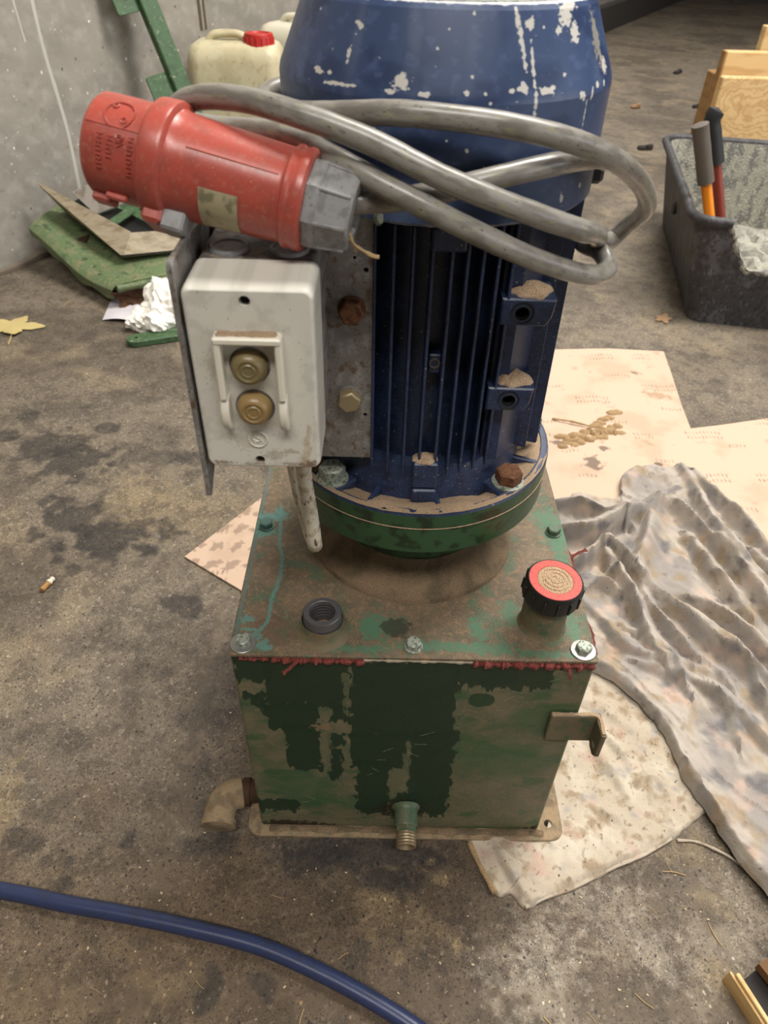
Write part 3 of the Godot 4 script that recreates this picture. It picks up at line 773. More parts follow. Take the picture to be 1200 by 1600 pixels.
func _ready() -> void:
	rng.seed = 7
	# camera, sky, lights and exposure
	var cam := Camera3D.new()
	cam.name = "camera"
	var F := Vector3(0.00884, -0.65278, -0.75750).normalized()
	var R := (Vector3(0.99969, 0.02346, -0.00854) - F * F.dot(Vector3(0.99969, 0.02346, -0.00854))).normalized()
	cam.transform = Transform3D(Basis(R, R.cross(F), -F), Vector3(-0.0356, 0.8530, 0.5712))
	cam.near = 0.02
	cam.far = 60.0
	var ca := CameraAttributesPhysical.new()
	ca.frustum_focal_length = 16.63
	ca.frustum_focus_distance = 0.72
	ca.frustum_near = 0.02
	ca.frustum_far = 60.0
	ca.exposure_aperture = 6.6
	cam.attributes = ca
	add_child(cam)
	cam.current = true
	var we := WorldEnvironment.new()
	we.name = "environment"
	var e := Environment.new()
	var sky := Sky.new()
	var sm := ProceduralSkyMaterial.new()
	sm.sky_top_color = Color(0.74, 0.76, 0.79)
	sm.sky_horizon_color = Color(0.89, 0.89, 0.89)
	sm.ground_horizon_color = Color(0.55, 0.54, 0.52)
	sm.ground_bottom_color = Color(0.35, 0.34, 0.32)
	sky.sky_material = sm
	e.sky = sky
	e.background_mode = Environment.BG_SKY
	e.background_energy_multiplier = 4.0
	e.tonemap_mode = Environment.TONE_MAPPER_LINEAR
	e.tonemap_exposure = 1.0
	e.sdfgi_enabled = true
	e.ssao_enabled = true
	e.ssil_enabled = true
	we.environment = e
	add_child(we)
	materials()
	# unseen ceiling lamps: main at right-hand back; fill added over camera and down hall
	lamp(Vector3(1.25, 3.4, -1.15), Vector2(2.2, 0.9), 18.0, "broad white unseen ceiling lamp panel hanging to the right behind the blue motor")
	lamp(Vector3(0.1, 3.4, 1.7), Vector2(2.2, 0.5), 9.0, "narrow white fill lamp panel added out of view nearest the front wall")
	lamp(Vector3(1.3, 3.4, -5.0), Vector2(1.8, 0.5), 14.0, "white fill lamp panel added out of view farthest down the hall")
	room()
	power_unit()
	cable()
	background()
	floor_things()
	bits()


func lamp(p: Vector3, size: Vector2, energy: float, label: String) -> void:
	var t := thing("unseen_ceiling_lamp", label, "lamp", p, 0.0, "ceiling lamps")
	var m := Mb.new()
	rbox(m, Vector3(size.x + 0.06, 0.08, size.y + 0.06), 0.01, at(0, 0.045, 0))
	put("lamp_housing", m, M.lamp_body, t)
	m = Mb.new()
	rbox(m, Vector3(size.x, 0.01, size.y), 0.003)
	put("diffuser", m, M.lamp, t)
	var l := AreaLight3D.new()
	l.name = numbered("lamp_light")
	l.area_size = size
	l.light_energy = energy
	l.light_color = Color(1.0, 0.985, 0.96)
	l.area_range = 30.0
	l.area_attenuation = 2.0
	l.shadow_enabled = true
	l.rotation.x = -PI / 2
	l.position = Vector3(0, -0.008, 0)
	t.add_child(l)


func room() -> void:
	var rb := Basis(Vector3.UP, deg_to_rad(-27.78))
	var o := Vector3(-1.157, 0, -1.449)
	var rt := Transform3D(rb, o)                # x away from the left wall, z towards the viewer
	var m := Mb.new()
	# floor near the machine, then the rest around it
	var fq := func(mm: Mb, x0: float, z0: float, x1: float, z1: float) -> void:
		var a := [Vector3(x0, 0, z1), Vector3(x1, 0, z1), Vector3(x1, 0, z0), Vector3(x0, 0, z0)]
		for k in [[0, 1, 2], [0, 2, 3]]:
			mm.tri(a[k[0]], a[k[1]], a[k[2]])
		var b := [Vector3(x0, -0.2, z1), Vector3(x1, -0.2, z1), Vector3(x1, -0.2, z0), Vector3(x0, -0.2, z0)]
		mm.quad(b[3], b[2], b[1], b[0])
	var near := Mb.new()
	fq.call(near, -2.25, -3.3, 2.25, 1.2)
	for r in [[-2.25, -14.0, 2.25, -3.3], [-2.25, 1.2, 2.25, 8.0], [2.25, -14.0, 14.0, 8.0], [-6.0, -14.0, -2.25, 8.0]]:
		fq.call(m, r[0], r[1], r[2], r[3])
	var parts := []
	for q in [near, m]:
		var me := mesh_of(q)
		var a := me.surface_get_arrays(0)
		var u1 := PackedVector2Array()
		var u2 := PackedVector2Array()
		for p in a[Mesh.ARRAY_VERTEX]:
			u1.append(Vector2(p.x, p.z) / 0.62)
			u2.append(Vector2((p.x + 2.25) / 4.5, (p.z + 3.3) / 4.5))
		a[Mesh.ARRAY_TEX_UV] = u1
		a[Mesh.ARRAY_TEX_UV2] = u2
		parts.append(a)
	var fm := ArrayMesh.new()
	fm.add_surface_from_arrays(Mesh.PRIMITIVE_TRIANGLES, parts[0])
	fm.add_surface_from_arrays(Mesh.PRIMITIVE_TRIANGLES, parts[1])
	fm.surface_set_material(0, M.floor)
	fm.surface_set_material(1, M.floor_far)
	var fo := MeshInstance3D.new()
	fo.mesh = fm
	fo.name = "floor"
	fo.set_meta("kind", "structure")
	add_child(fo)
	var box := func(mm: Mb, x0: float, x1: float, y0: float, y1: float, z0: float, z1: float) -> void:
		rbox(mm, Vector3(x1 - x0, y1 - y0, z1 - z0), 0.002, rt * at((x0 + x1) / 2, (y0 + y1) / 2, (z0 + z1) / 2))
	m = Mb.new()
	rbox(m, Vector3(0.2, 4.25, 16.5), 0.002, at(-0.1, 2.075, -2.25))
	var wl := struct("wall_left", m, M.wall)
	wl.transform = rt
	m = Mb.new()
	# grooves of a panel joint and a pale run of paint down the wall
	for s in [[1.023, 0.012], [1.047, 0.009]]:
		rbox(m, Vector3(0.004, 3.0, s[1]), 0.001, at(0.001, 2.0, -s[0]))
	put("panel_joint", m, M.groove, wl)
	var run := []
	for k in 9:
		var y := 0.9 - k * 0.098
		run.append(Vector3(0.0, y, -(0.349 + 0.006 * sin(k * 1.3) + (0.9 - y) * 0.012)))
	m = Mb.new()
	tube(m, run, 0.0055, 8, 0.03, Transform3D(Basis.from_scale(Vector3(0.12, 1, 1)), Vector3.ZERO), 0.15)
	put("paint_run", m, M.drip, wl)
	m = Mb.new()
	var run2 := []
	for k in 5:
		run2.append(Vector3(0.0, 0.9 - k * 0.09, -(0.29 + 0.004 * sin(k * 2.0))))
	tube(m, run2, 0.003, 6, 0.03, Transform3D(Basis.from_scale(Vector3(0.2, 1, 1)), Vector3.ZERO), 0.3)
	put("paint_run", m, M.drip, wl)
	m = Mb.new()
	box.call(m, -0.2, 9.0, -0.05, 4.2, -10.7, -10.5)
	struct("wall_back", m, M.wall_dark)
	m = Mb.new()
	box.call(m, -0.2, 9.0, -0.05, 4.2, 6.0, 6.2)
	struct("wall_front", m, M.wall)
	m = Mb.new()      # right wall with an open gate
	box.call(m, 8.8, 9.0, -0.05, 4.2, -10.5, -4.5)
	box.call(m, 8.8, 9.0, -0.05, 4.2, 3.0, 6.0)
	box.call(m, 8.8, 9.0, 3.6, 4.2, -4.5, 3.0)
	struct("wall_right", m, M.wall)
	m = Mb.new()
	box.call(m, -0.2, 9.0, 4.2, 4.4, -10.7, 6.2)
	struct("ceiling", m, M.wall)
	# rough mortar edge where the wall meets the floor, and a dark strip added where its far end goes dark
	m = Mb.new()
	var bd := []
	for k in 30:
		bd.append(rt * Vector3(0.012 + 0.006 * sin(k * 2.3), 0.004, 2.0 - k * 0.12))
	tube(m, bd, 0.009, 7, 0.04, I, 0.35, 1.6)
	struct("baseboard_left", m, M.mortar)
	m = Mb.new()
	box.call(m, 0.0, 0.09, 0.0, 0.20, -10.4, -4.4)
	struct("dark_strip_1", m, M.strip_dark)


func power_unit() -> void:
	var t := thing("hydraulic_power_unit", "green oil tank carrying an upright blue electric motor and a white switch box", "machine")
	# ---- tank
	var m := Mb.new()
	var tx := at(0, 0, 0, UPB)
	loft(m, [[rrect(W, D, 0.004, 3), 0.009], [rrect(W, D, 0.004, 3), 0.3323]], tx)
	plan(m, func(p: Vector3) -> Vector2: return Vector2((p.x / W + 0.5) if absf(p.x) < W * 0.5 - 0.0005 or p.z > 0.165 else (p.z / D + 0.5), 1.0 - p.y / H))
	put("tank", m, M.tank_front, t)
	# base plate with rounded corners and fixing holes
	m = Mb.new()
	var bp := rrect(W + 0.0298 + 0.016, D + 0.026, 0.016, 6)
	prism(m, bp, 0.005, 0.001, at(0.0069, 0.004, 0, UPB), [ring(Vector2(0.173, -0.164), 0.005), ring(Vector2(-0.173, -0.1), 0.004)])
	var bpl := put("base_plate", m, M.base, t)
	m = Mb.new()
	hexhead(m, 0.010, 0.005, at(-0.1715, 0.0105, 0.085))
	washer(m, 0.0085, 0.0016, at(-0.1715, 0.009, 0.085))
	put("base_bolt", m, M.zinc, bpl)
	# heap of sawdust on the front edge of the base
	m = Mb.new()
	var sr := []
	for k in 24:
		sr.append(Vector3(-0.155 + k * 0.0142, 0.0095, 0.176))
	tube(m, sr, 0.0042, 8, 0.008, I, 0.3, 0.55)
	put("sawdust", m, M.sand_dark, bpl).set_meta("kind", "stuff")
	# lid
	m = Mb.new()
	prism(m, rrect(W + 0.002, D + 0.002, 0.003, 2), 0.004, 0.0006, at(0, 0.3323, 0, UPB), [ring(Vector2(-0.0837, -0.1477 + 0.005), 0.0112, 20)])
	plan(m, func(p: Vector3) -> Vector2: return Vector2(p.x / W + 0.5, p.z / D + 0.5))
	var lid := put("tank_lid", m, M.lid, t)
	# red sealing compound squeezed out under the lid
	for s in [[-0.158, -0.132, 0.0016], [-0.128, -0.045, 0.0030], [0.055, 0.164, 0.0034]]:
		m = Mb.new()
		var b := []
		var n := int((s[1] - s[0]) / 0.004)
		for k in n + 1:
			b.append(Vector3(lerpf(s[0], s[1], float(k) / n), 0.3308 - 0.0014 * absf(sin(k * 1.9)), 0.1722 + 0.0008 * sin(k * 2.7)))
		tube(m, b, s[2], 8, 0.0015, I, 0.55)
		put("sealant_bead", m, M.putty, lid)
	m = Mb.new()
	tube(m, [Vector3(-0.045, 0.3316, 0.1717), Vector3(0.0, 0.3316, 0.1718), Vector3(0.055, 0.3314, 0.1717)], 0.0016, 6, 0.003, I, 0.5)
	put("sealant_bead", m, M.putty_pale, lid, "pale dried sealant")
	for q in [[Vector3(-0.104, 0.333, 0.174), Vector3(-0.110, 0.330, 0.180), Vector3(-0.117, 0.3255, 0.184), 0.0021], [Vector3(0.142, 0.329, 0.174), Vector3(0.1425, 0.324, 0.178), Vector3(0.144, 0.318, 0.179), 0.0016], [Vector3(0.1676, 0.3315, 0.16), Vector3(0.1696, 0.331, 0.14), Vector3(0.1676, 0.3315, 0.12), 0.0022], [Vector3(0.1676, 0.3315, 0.06), Vector3(0.1696, 0.331, 0.04), Vector3(0.1676, 0.3315, 0.02), 0.0022], [Vector3(0.167, 0.3325, 0.035), Vector3(0.176, 0.336, 0.031), Vector3(0.186, 0.337, 0.026), 0.0021]]:
		m = Mb.new()
		tube(m, [q[0], q[1], q[2]], q[3], 6, 0.003, I, 0.4, 0.5)
		put("sealant_shred", m, M.putty, lid)
	# lid bolts
	for s in [[-0.1555, 0.160, true, "zinc_dusty"], [0.1555, 0.160, true, "zinc_dusty"], [0.0, 0.1595, false, "zinc_dusty"], [-0.1555, 0.0, false, "bolt_teal"], [0.1555, 0.0, false, "bolt_green"], [-0.1555, -0.160, true, "zinc_dusty"], [0.1555, -0.160, true, "zinc_dusty"], [0.0, -0.1595, false, "zinc_dusty"]]:
		m = Mb.new()
		hexhead(m, 0.0128, 0.0062, at(s[0], H + 0.0018, s[1], Basis(Vector3.UP, s[0] * 7.0 + 0.2)))
		var b := put("lid_bolt", m, M[s[3]], lid)
		m = Mb.new()
		if s[2]:
			washer(m, 0.0118, 0.0018, at(s[0], H, s[1]))
		else:
			washer(m, 0.0086, 0.0018, at(s[0], H, s[1]))
		put("washer", m, M.zinc if s[2] else M[s[3]], b)
	# threaded port
	var pc := Vector3(-0.0837, H, 0.1427)
	m = Mb.new()
	var prof := [Vector2(0.024, 0.0), Vector2(0.0195, 0.004), Vector2(0.0182, 0.008), Vector2(0.0178, 0.0255), Vector2(0.0165, 0.027), Vector2(0.0128, 0.027)]
	for k in 12:
		prof.append(Vector2(0.0120 if k % 2 == 0 else 0.0128, 0.0262 - k * 0.0019))
	prof.append(Vector2(0.0122, -0.02)); prof.append(Vector2(0.0, -0.02))
	lathe(m, prof, 32, at(pc.x, pc.y, pc.z))
	var port := put("threaded_port", m, M.port, lid)
	m = Mb.new()
	lathe(m, [Vector2(0.0255, -0.0003), Vector2(0.0222, 0.0035), Vector2(0.0196, 0.0075), Vector2(0.0190, 0.017)], 28, at(pc.x, pc.y, pc.z), -PI, PI, 0.03)
	put("weld_ring", m, M.dusty, port)
	# filler neck and cap
	m = Mb.new()
	lathe(m, [Vector2(0.0235, -0.0003), Vector2(0.0215, 0.003), Vector2(0.0208, 0.008), Vector2(0.0208, 0.042)], 30, at(0.1225, H, 0.128), -PI, PI, 0.004)
	put("filler_neck", m, M.dusty, lid)
	var cx := at(0.1238, H + 0.040, 0.128, Basis(Vector3.RIGHT, 0.05) * Basis(Vector3.BACK, -0.05))
	m = Mb.new()
	lathe(m, [Vector2(0.022, 0.0), Vector2(0.0262, 0.0), Vector2(0.0266, 0.003), Vector2(0.0258, 0.0185), Vector2(0.0245, 0.0205), Vector2(0.0236, 0.0198), Vector2(0, 0.0198)], 40, cx)
	for k in 14:
		rbox(m, Vector3(0.0022, 0.014, 0.0022), 0.0006, cx * Transform3D(Basis(Vector3.UP, TAU * k / 14), Vector3.ZERO) * at(0, 0.0085, 0.0266))
	var fc := put("filler_cap", m, M.black, t)
	m = Mb.new()
	lathe(m, [Vector2(0.0236, 0.0196), Vector2(0.0236, 0.0204), Vector2(0.0165, 0.0206), Vector2(0.0163, 0.0199)], 40, cx)
	put("red_rim", m, M.cap_red, fc, "red painted rim of the cap")
	m = Mb.new()
	lathe(m, [Vector2(0.0163, 0.0198), Vector2(0.016, 0.0205), Vector2(0, 0.0206)], 36, cx)
	for k in 3:
		lathe(m, [Vector2(0.0045 + k * 0.0042, 0.0204), Vector2(0.0045 + k * 0.0042, 0.0211), Vector2(0.0038 + k * 0.0042, 0.0211), Vector2(0.0038 + k * 0.0042, 0.0204)], 30, cx, -PI + k, PI - 0.9 + k)
	for k in 10:
		rbox(m, Vector3(0.0009, 0.001, 0.0045), 0.0002, cx * at(-0.011 + k * 0.0024, 0.0207, 0.003 * sin(k * 2.2), Basis(Vector3.UP, sin(k * 1.3) * 0.5)))
	put("embossed_disc", m, M.cap_dust, fc, "dusty embossed centre of the cap")
	# drain socket with its nipple
	m = Mb.new()
	var dz := Transform3D(Basis(Vector3.RIGHT, PI / 2 + 0.1), Vector3(0.005, 0.0565, 0.1705))
	lathe(m, [Vector2(0.017, 0.0), Vector2(0.0145, 0.003), Vector2(0.0135, 0.006), Vector2(0.0135, 0.022), Vector2(0.0125, 0.0235), Vector2(0, 0.0235)], 26, dz)
	var dr := put("drain_socket", m, M.green, t)
	m = Mb.new()
	hexhead(m, 0.0215, 0.007, dz * at(0, 0.0235, 0))
	put("hex_nipple", m, M.green, dr)
	m = Mb.new()
	prof = [Vector2(0.0110, 0.030)]
	for k in 8:
		prof.append(Vector2(0.0114 if k % 2 else 0.0107, 0.0315 + k * 0.0016))
	prof.append_array([Vector2(0.0110, 0.0445), Vector2(0.0088, 0.0448), Vector2(0.0083, 0.034), Vector2(0, 0.033)])
	lathe(m, prof, 26, dz)
	put("threaded_end", m, M.brass, dr, "bare brass thread")
	m = Mb.new()
	lathe(m, [Vector2(0.0076, 0.0345), Vector2(0, 0.0346)], 20, dz)
	put("bore", m, M.bore, dr)
	# elbow at the left foot
	m = Mb.new()
	tube(m, [Vector3(-0.166, 0.027, 0.138), Vector3(-0.185, 0.027, 0.140), Vector3(-0.196, 0.027, 0.143)], 0.0135, 16, 0.004)
	lathe(m, [Vector2(0, 0), Vector2(0.0165, 0), Vector2(0.0165, 0.009), Vector2(0, 0.009)], 20, along(Vector3(-0.182, 0.027, 0.140), Vector3(-1, 0, 0.05)))
	var el := put("pipe_stub", m, M.wood_dark, t)
	m = Mb.new()
	tube(m, [Vector3(-0.192, 0.028, 0.142), Vector3(-0.204, 0.029, 0.146), Vector3(-0.213, 0.029, 0.156), Vector3(-0.215, 0.0265, 0.170), Vector3(-0.215, 0.024, 0.180)], 0.0185, 20, 0.003)
	lathe(m, [Vector2(0.0160, 0), Vector2(0.0205, 0.001), Vector2(0.0208, 0.008), Vector2(0.015, 0.0095), Vector2(0, 0.0095)], 22, along(Vector3(-0.215, 0.0238, 0.174), Vector3(0, -0.18, 1)))
	put("elbow", m, M.base, el, "dusty rust-brown pipe elbow")
	# angle tab on the front right edge
	m = Mb.new()
	rbox(m, Vector3(0.047, 0.043, 0.005), 0.0012, at(0.1615, 0.2345, 0.1742))
	prism(m, PackedVector2Array([Vector2(0, 0.021), Vector2(0, -0.014), Vector2(0.010, -0.021), Vector2(0.020, -0.021), Vector2(0.026, -0.014), Vector2(0.026, 0.021)]), 0.005, 0.001, Transform3D(Basis(Vector3(0, 0, 1), Vector3(0, 1, 0), Vector3(-1, 0, 0)), Vector3(0.1875, 0.2345, 0.1720)), [ring(Vector2(0.016, -0.008), 0.0042, 14)])
	var tb := put("angle_tab", m, M.dusty, t)
	m = Mb.new()
	tube(m, [Vector3(0.139, 0.2562, 0.1745), Vector3(0.165, 0.2565, 0.1745), Vector3(0.184, 0.2562, 0.176), Vector3(0.185, 0.2562, 0.196)], 0.0022, 7, 0.004, I, 0.25, 0.6)
	put("sawdust", m, M.sand, tb).set_meta("kind", "stuff")

	# ---- bell housing and motor
	var mx := at(0.0012, 0, 0.0003)
	m = Mb.new()
	lathe(m, [Vector2(0.1055, H - 0.0002), Vector2(0.1050, H + 0.0045), Vector2(0.1030, H + 0.006), Vector2(0.080, H + 0.0065), Vector2(0.078, 0.40), Vector2(0.082, 0.416), Vector2(0.120, 0.4216), Vector2(0.1245, 0.4226), Vector2(0.125, 0.4245), Vector2(0.125, 0.4480), Vector2(0.1238, 0.4499), Vector2(0.09, 0.4500)], 72, mx)
	var bell := put("bell_housing", m, M.green_clean, t)
	m = Mb.new()
	lathe(m, [Vector2(0.1075, H - 0.0004), Vector2(0.1062, H + 0.0052), Vector2(0.1015, H + 0.0085), Vector2(0.094, H + 0.013), Vector2(0.0855, H + 0.024), Vector2(0.0795, H + 0.034)], 64, mx, -PI, PI, 0.006)
	put("sawdust", m, M.sand_dark, bell).set_meta("kind", "stuff")
	m = Mb.new()
	lathe(m, [Vector2(0.09, 0.4502), Vector2(0.1240, 0.4502), Vector2(0.1252, 0.4514), Vector2(0.1252, 0.4628), Vector2(0.1250, 0.4640)], 72, mx)
	var mfl := put("motor_flange", m, M.green_clean, t)
	m = Mb.new()
	lathe(m, [Vector2(0.1250, 0.4640), Vector2(0.1240, 0.4662), Vector2(0.1225, 0.4668), Vector2(0.1180, 0.4668), Vector2(0.1170, 0.4655), Vector2(0.1165, 0.4560), Vector2(0.090, 0.4560)], 72, mx)
	for k in 12:
		var a := TAU * k / 12 + 0.13
		rbox(m, Vector3(0.005, 0.010, 0.030), 0.001, mx * Transform3D(Basis(Vector3.UP, a), Vector3.ZERO) * at(0, 0.461, 0.103))
	put("flange_rim", m, M.blue, mfl, "blue webbed upper face of the flange")
	for k in 4:
		var a := PI / 4 + PI / 2 * k
		var q := mx * Transform3D(Basis(Vector3.UP, a), Vector3.ZERO)
		m = Mb.new()
		rbox(m, Vector3(0.030, 0.0098, 0.030), 0.002, q * at(0, 0.4609, 0.1065))
		var pad := put("bolt_pad", m, M.blue, mfl)
		m = Mb.new()
		rbox(m, Vector3(0.011, 0.001, 0.018), 0.0004, q * at(-0.019, 0.4563, 0.104))
		put("slot", m, M.bore, pad)
		m = Mb.new()
		hexhead(m, 0.0205, 0.0115, q * at(0, 0.4685, 0.1095, Basis(Vector3.UP, 0.5 + k)))
		var b := put("flange_bolt", m, [M.rust, M.zinc_dusty, M.zinc_dusty, M.zinc_dusty][k], mfl, ["rusty bolt head", "green stained bolt head", "bolt head", "grey dusty bolt head"][k])
		m = Mb.new()
		washer(m, 0.0145, 0.0026, q * at(0, 0.4658, 0.1095))
		put("washer", m, M.zinc_dusty, b)
	m = Mb.new()
	hexhead(m, 0.0125, 0.0115, at(0.1150, 0.4665, -0.012))
	put("rim_nut", m, M.zinc_dusty, mfl)
	# sawdust lying in the flange
	m = Mb.new()
	var nz := FastNoiseLite.new()
	nz.frequency = 40.0
	var rows := []
	for i in 7:
		var row := []
		for j in 97:
			var a := -PI + TAU * j / 96.0
			var r := lerpf(0.0945, 0.1243, i / 6.0)
			var p := mx * Vector3(r * sin(a), 0, r * cos(a))
			var hh := 0.4590 + 0.0075 * smoothstep(0.0, 4.0, i) + 0.0022 * nz.get_noise_2d(p.x, p.z) - 0.0045 * smoothstep(0.55, 1.0, absf(sin(a * 2.0))) * (1.0 if i < 5 else 0.2)
			if i >= 5:
				hh = 0.4671 + 0.0009 * nz.get_noise_2d(p.x * 2.0, p.z * 2.0) - 0.0016 * smoothstep(0.9, 1.9, absf(a))
			if i == 6:
				hh -= 0.0003
			p.y = hh
			row.append(p)
		rows.append(row)
	for i in 6:
		for j in 96:
			m.quad(rows[i][j], rows[i + 1][j], rows[i + 1][j + 1], rows[i][j + 1])
	lathe(m, [Vector2(0.1249, 0.4500), Vector2(0.1257, 0.4505), Vector2(0.1252, 0.4512)], 96, mx, -1.2, 1.7, 0.002)
	put("sawdust", m, M.sand, mfl).set_meta("kind", "stuff")
	# end shield and finned housing
	m = Mb.new()
	lathe(m, [Vector2(0.0965, 0.455), Vector2(0.0955, 0.466), Vector2(0.0930, 0.480), Vector2(0.0900, 0.490), Vector2(0.080, 0.493)], 60, mx)
	for k in 4:
		rbox(m, Vector3(0.021, 0.026, 0.016), 0.0015, mx * Transform3D(Basis(Vector3.UP, PI / 2 * k), Vector3(0, 0, 0)) * at(0.0018, 0.4900, 0.0955))
		rbox(m, Vector3(0.021, 0.0185, 0.017), 0.0015, mx * Transform3D(Basis(Vector3.UP, PI / 2 * k), Vector3(0, 0, 0)) * at(0.0018, 0.4670, 0.0960))
	var es := put("end_shield", m, M.blue, t)
	for s in [[Vector3(0.0025, 0.5042, 0.096), 0.011, 0.008]]:
		m = Mb.new()
		heap(m, s[0] + Vector3(0, -0.001, 0), s[1], s[2], 0.003, 4)
		put("sawdust", m, M.sand, es).set_meta("kind", "stuff")
	m = Mb.new()
	lathe(m, [Vector2(0.0, 0.480), Vector2(0.079, 0.480), Vector2(0.080, 0.486), Vector2(0.080, 0.700), Vector2(0.0, 0.702)], 48, mx)
	var body := put("motor_housing", m, M.blue, t)
	for x in [-0.0415, -0.0285, -0.0155, -0.0025, 0.0107, 0.0215, 0.0325, 0.0440, 0.0550]:
		var z0 := sqrt(0.080 * 0.080 - x * x) - 0.003
		var z1 := sqrt(0.1005 * 0.1005 - x * x)
		fin(body, Vector3(x, 0, z0), Vector3(x, 0, z1), 0.4880, 0.692, 0.0022)
		fin(body, Vector3(x, 0, -z0), Vector3(x, 0, -z1), 0.488, 0.692, 0.0022)
	for k in 7:
		var z := 0.0455 - k * 0.0165
		var x0 := sqrt(0.080 * 0.080 - z * z) - 0.003
		var x1 := sqrt(0.1135 * 0.1135 - z * z) - (0.008 if k == 0 else 0.0)
		for sd in [-1.0, 1.0]:
			fin(body, Vector3(sd * x0, 0, z), Vector3(sd * x1, 0, z), 0.482 if k == 0 else 0.4755, 0.695, 0.0034)
	# foot bosses at the front corners, with their screw holes
	for sd in [-1.0, 1.0]:
		m = Mb.new()
		prism(m, PackedVector2Array([Vector2(0.0515 * sd, 0.04), Vector2(0.0515 * sd, 0.072), Vector2(0.066 * sd, 0.072), Vector2(0.084 * sd, 0.050), Vector2(0.084 * sd, 0.04)]), 0.206, 0.001, Transform3D(Basis(Vector3(1, 0, 0), Vector3(0, 0, 1), Vector3(0, -1, 0)), Vector3(0, 0.692, 0)))
		put("corner_web", m, M.blue, body)
		for s in [[0.628, 0.0505, 0.0885], [0.5545, 0.0490, 0.0835]]:
			m = Mb.new()
			var x0: float = s[1]
			var x1: float = s[2]
			var pc2 := Vector2((x0 + 0.0665), 0.0)
			var outl := PackedVector2Array([Vector2(x0, -0.0105), Vector2(x1 - 0.004, -0.0105), Vector2(x1, -0.004), Vector2(x1 + 0.002, 0.010), Vector2(x0, 0.0105)])
			if sd < 0:
				outl = PackedVector2Array([Vector2(-x0, -0.0105), Vector2(-x0, 0.0105), Vector2(-x1 - 0.002, 0.010), Vector2(-x1, -0.004), Vector2(-x1 + 0.004, -0.0105)])
			prism(m, outl, 0.045, 0.0012, at(0, s[0], 0.0395), [ring(Vector2(0.0665 * sd, -0.0005), 0.0056, 18)])
			var bo := put("foot_boss", m, M.blue, body)
			m = Mb.new()
			lathe(m, [Vector2(0.0086, -0.0012), Vector2(0.0084, 0.0004), Vector2(0.0074, -0.0002), Vector2(0.0058, -0.0006), Vector2(0.0050, 0.0004), Vector2(0.0046, -0.012), Vector2(0, -0.012)], 22, Transform3D(Basis(Vector3.RIGHT, PI / 2), Vector3(0.0665 * sd, s[0] - 0.0005, 0.0848)))
			put("screw_hole", m, M.bore, bo)
			m = Mb.new()
			heap(m, Vector3((x0 + x1) / 2 * sd + 0.003 * sd, s[0] + 0.0098, 0.068), 0.0165, 0.0155, 0.0065, 5 + int(s[0] * 100))
			put("sawdust", m, M.sand, bo).set_meta("kind", "stuff")
	m = Mb.new()
	rbox(m, Vector3(0.0235, 0.016, 0.02), 0.0015, at(0.0075, 0.6855, 0.0935))
	put("top_lug", m, M.blue, body)
	m = Mb.new()
	rbox(m, Vector3(0.0095, 0.016, 0.016), 0.001, at(0.0048, 0.5880, 0.083))
	var bs := put("earth_boss", m, M.blue, body)
	m = Mb.new()
	lathe(m, [Vector2(0.0044, 0.0), Vector2(0.0042, 0.001), Vector2(0.003, 0.001), Vector2(0.0026, -0.003), Vector2(0, -0.003)], 18, Transform3D(Basis(Vector3.RIGHT, PI / 2), Vector3(0.0048, 0.589, 0.0910)))
	put("screw_hole", m, M.port, bs)
	# fan cowl
	m = Mb.new()
	lathe(m, [Vector2(0.1105, 0.697), Vector2(0.1125, 0.699), Vector2(0.1125, 0.766), Vector2(0.1115, 0.7705), Vector2(0.0945, 0.8085), Vector2(0.0925, 0.811), Vector2(0.089, 0.812)], 120, at(0.003, 0, 0.003))
	var cowl := put("fan_cowl", m, M.cowl, t, "", 12.0)
	m = Mb.new()
	lathe(m, [Vector2(0.1105, 0.697), Vector2(0.1085, 0.698), Vector2(0.1085, 0.765)], 72, at(0.003, 0, 0.003))
	put("cowl_lining", m, M.blue, cowl)
	m = Mb.new()
	for k in 8:
		var r := 0.089 - k * 0.0105
		lathe(m, [Vector2(r - 0.006, 0.8112), Vector2(r, 0.8112), Vector2(r, 0.8124), Vector2(r - 0.006, 0.8124), Vector2(r - 0.006, 0.8112)], 60, at(0.003, 0, 0.003))
	for k in 6:
		rbox(m, Vector3(0.008, 0.0012, 0.172), 0.0003, at(0.003, 0.8116, 0.003, Basis(Vector3.UP, PI * k / 6)))
	put("air_grille", m, M.zinc_dusty, cowl)
	m = Mb.new()
	lathe(m, [Vector2(0.0, 0.790), Vector2(0.088, 0.790), Vector2(0.088, 0.792), Vector2(0, 0.792)], 36, at(0.003, 0, 0.003))
	put("fan", m, M.bore, cowl)
	m = Mb.new()
	rbox(m, Vector3(0.012, 0.016, 0.012), 0.003, at(0.1205, 0.704, 0.004))
	put("cable_lug", m, M.black, cowl)
	m = Mb.new()
	rbox(m, Vector3(0.006, 0.010, 0.006), 0.002, at(-0.0395, 0.7005, 0.1075))
	put("cowl_screw", m, M.zinc_dusty, cowl)

	# ---- steel bracket with the switch box
	m = Mb.new()
	prism(m, PackedVector2Array([Vector2(-0.1545, 0.512), Vector2(-0.0870, 0.4975), Vector2(-0.0425, 0.4975), Vector2(-0.0425, 0.694), Vector2(-0.1545, 0.694)]), 0.0034, 0.0004, at(0, 0, 0.0856), [ring(Vector2(-0.0475, 0.6585), 0.0019, 10), ring(Vector2(-0.0475, 0.540), 0.0017, 10), ring(Vector2(-0.0555, 0.667), 0.0012, 8)])
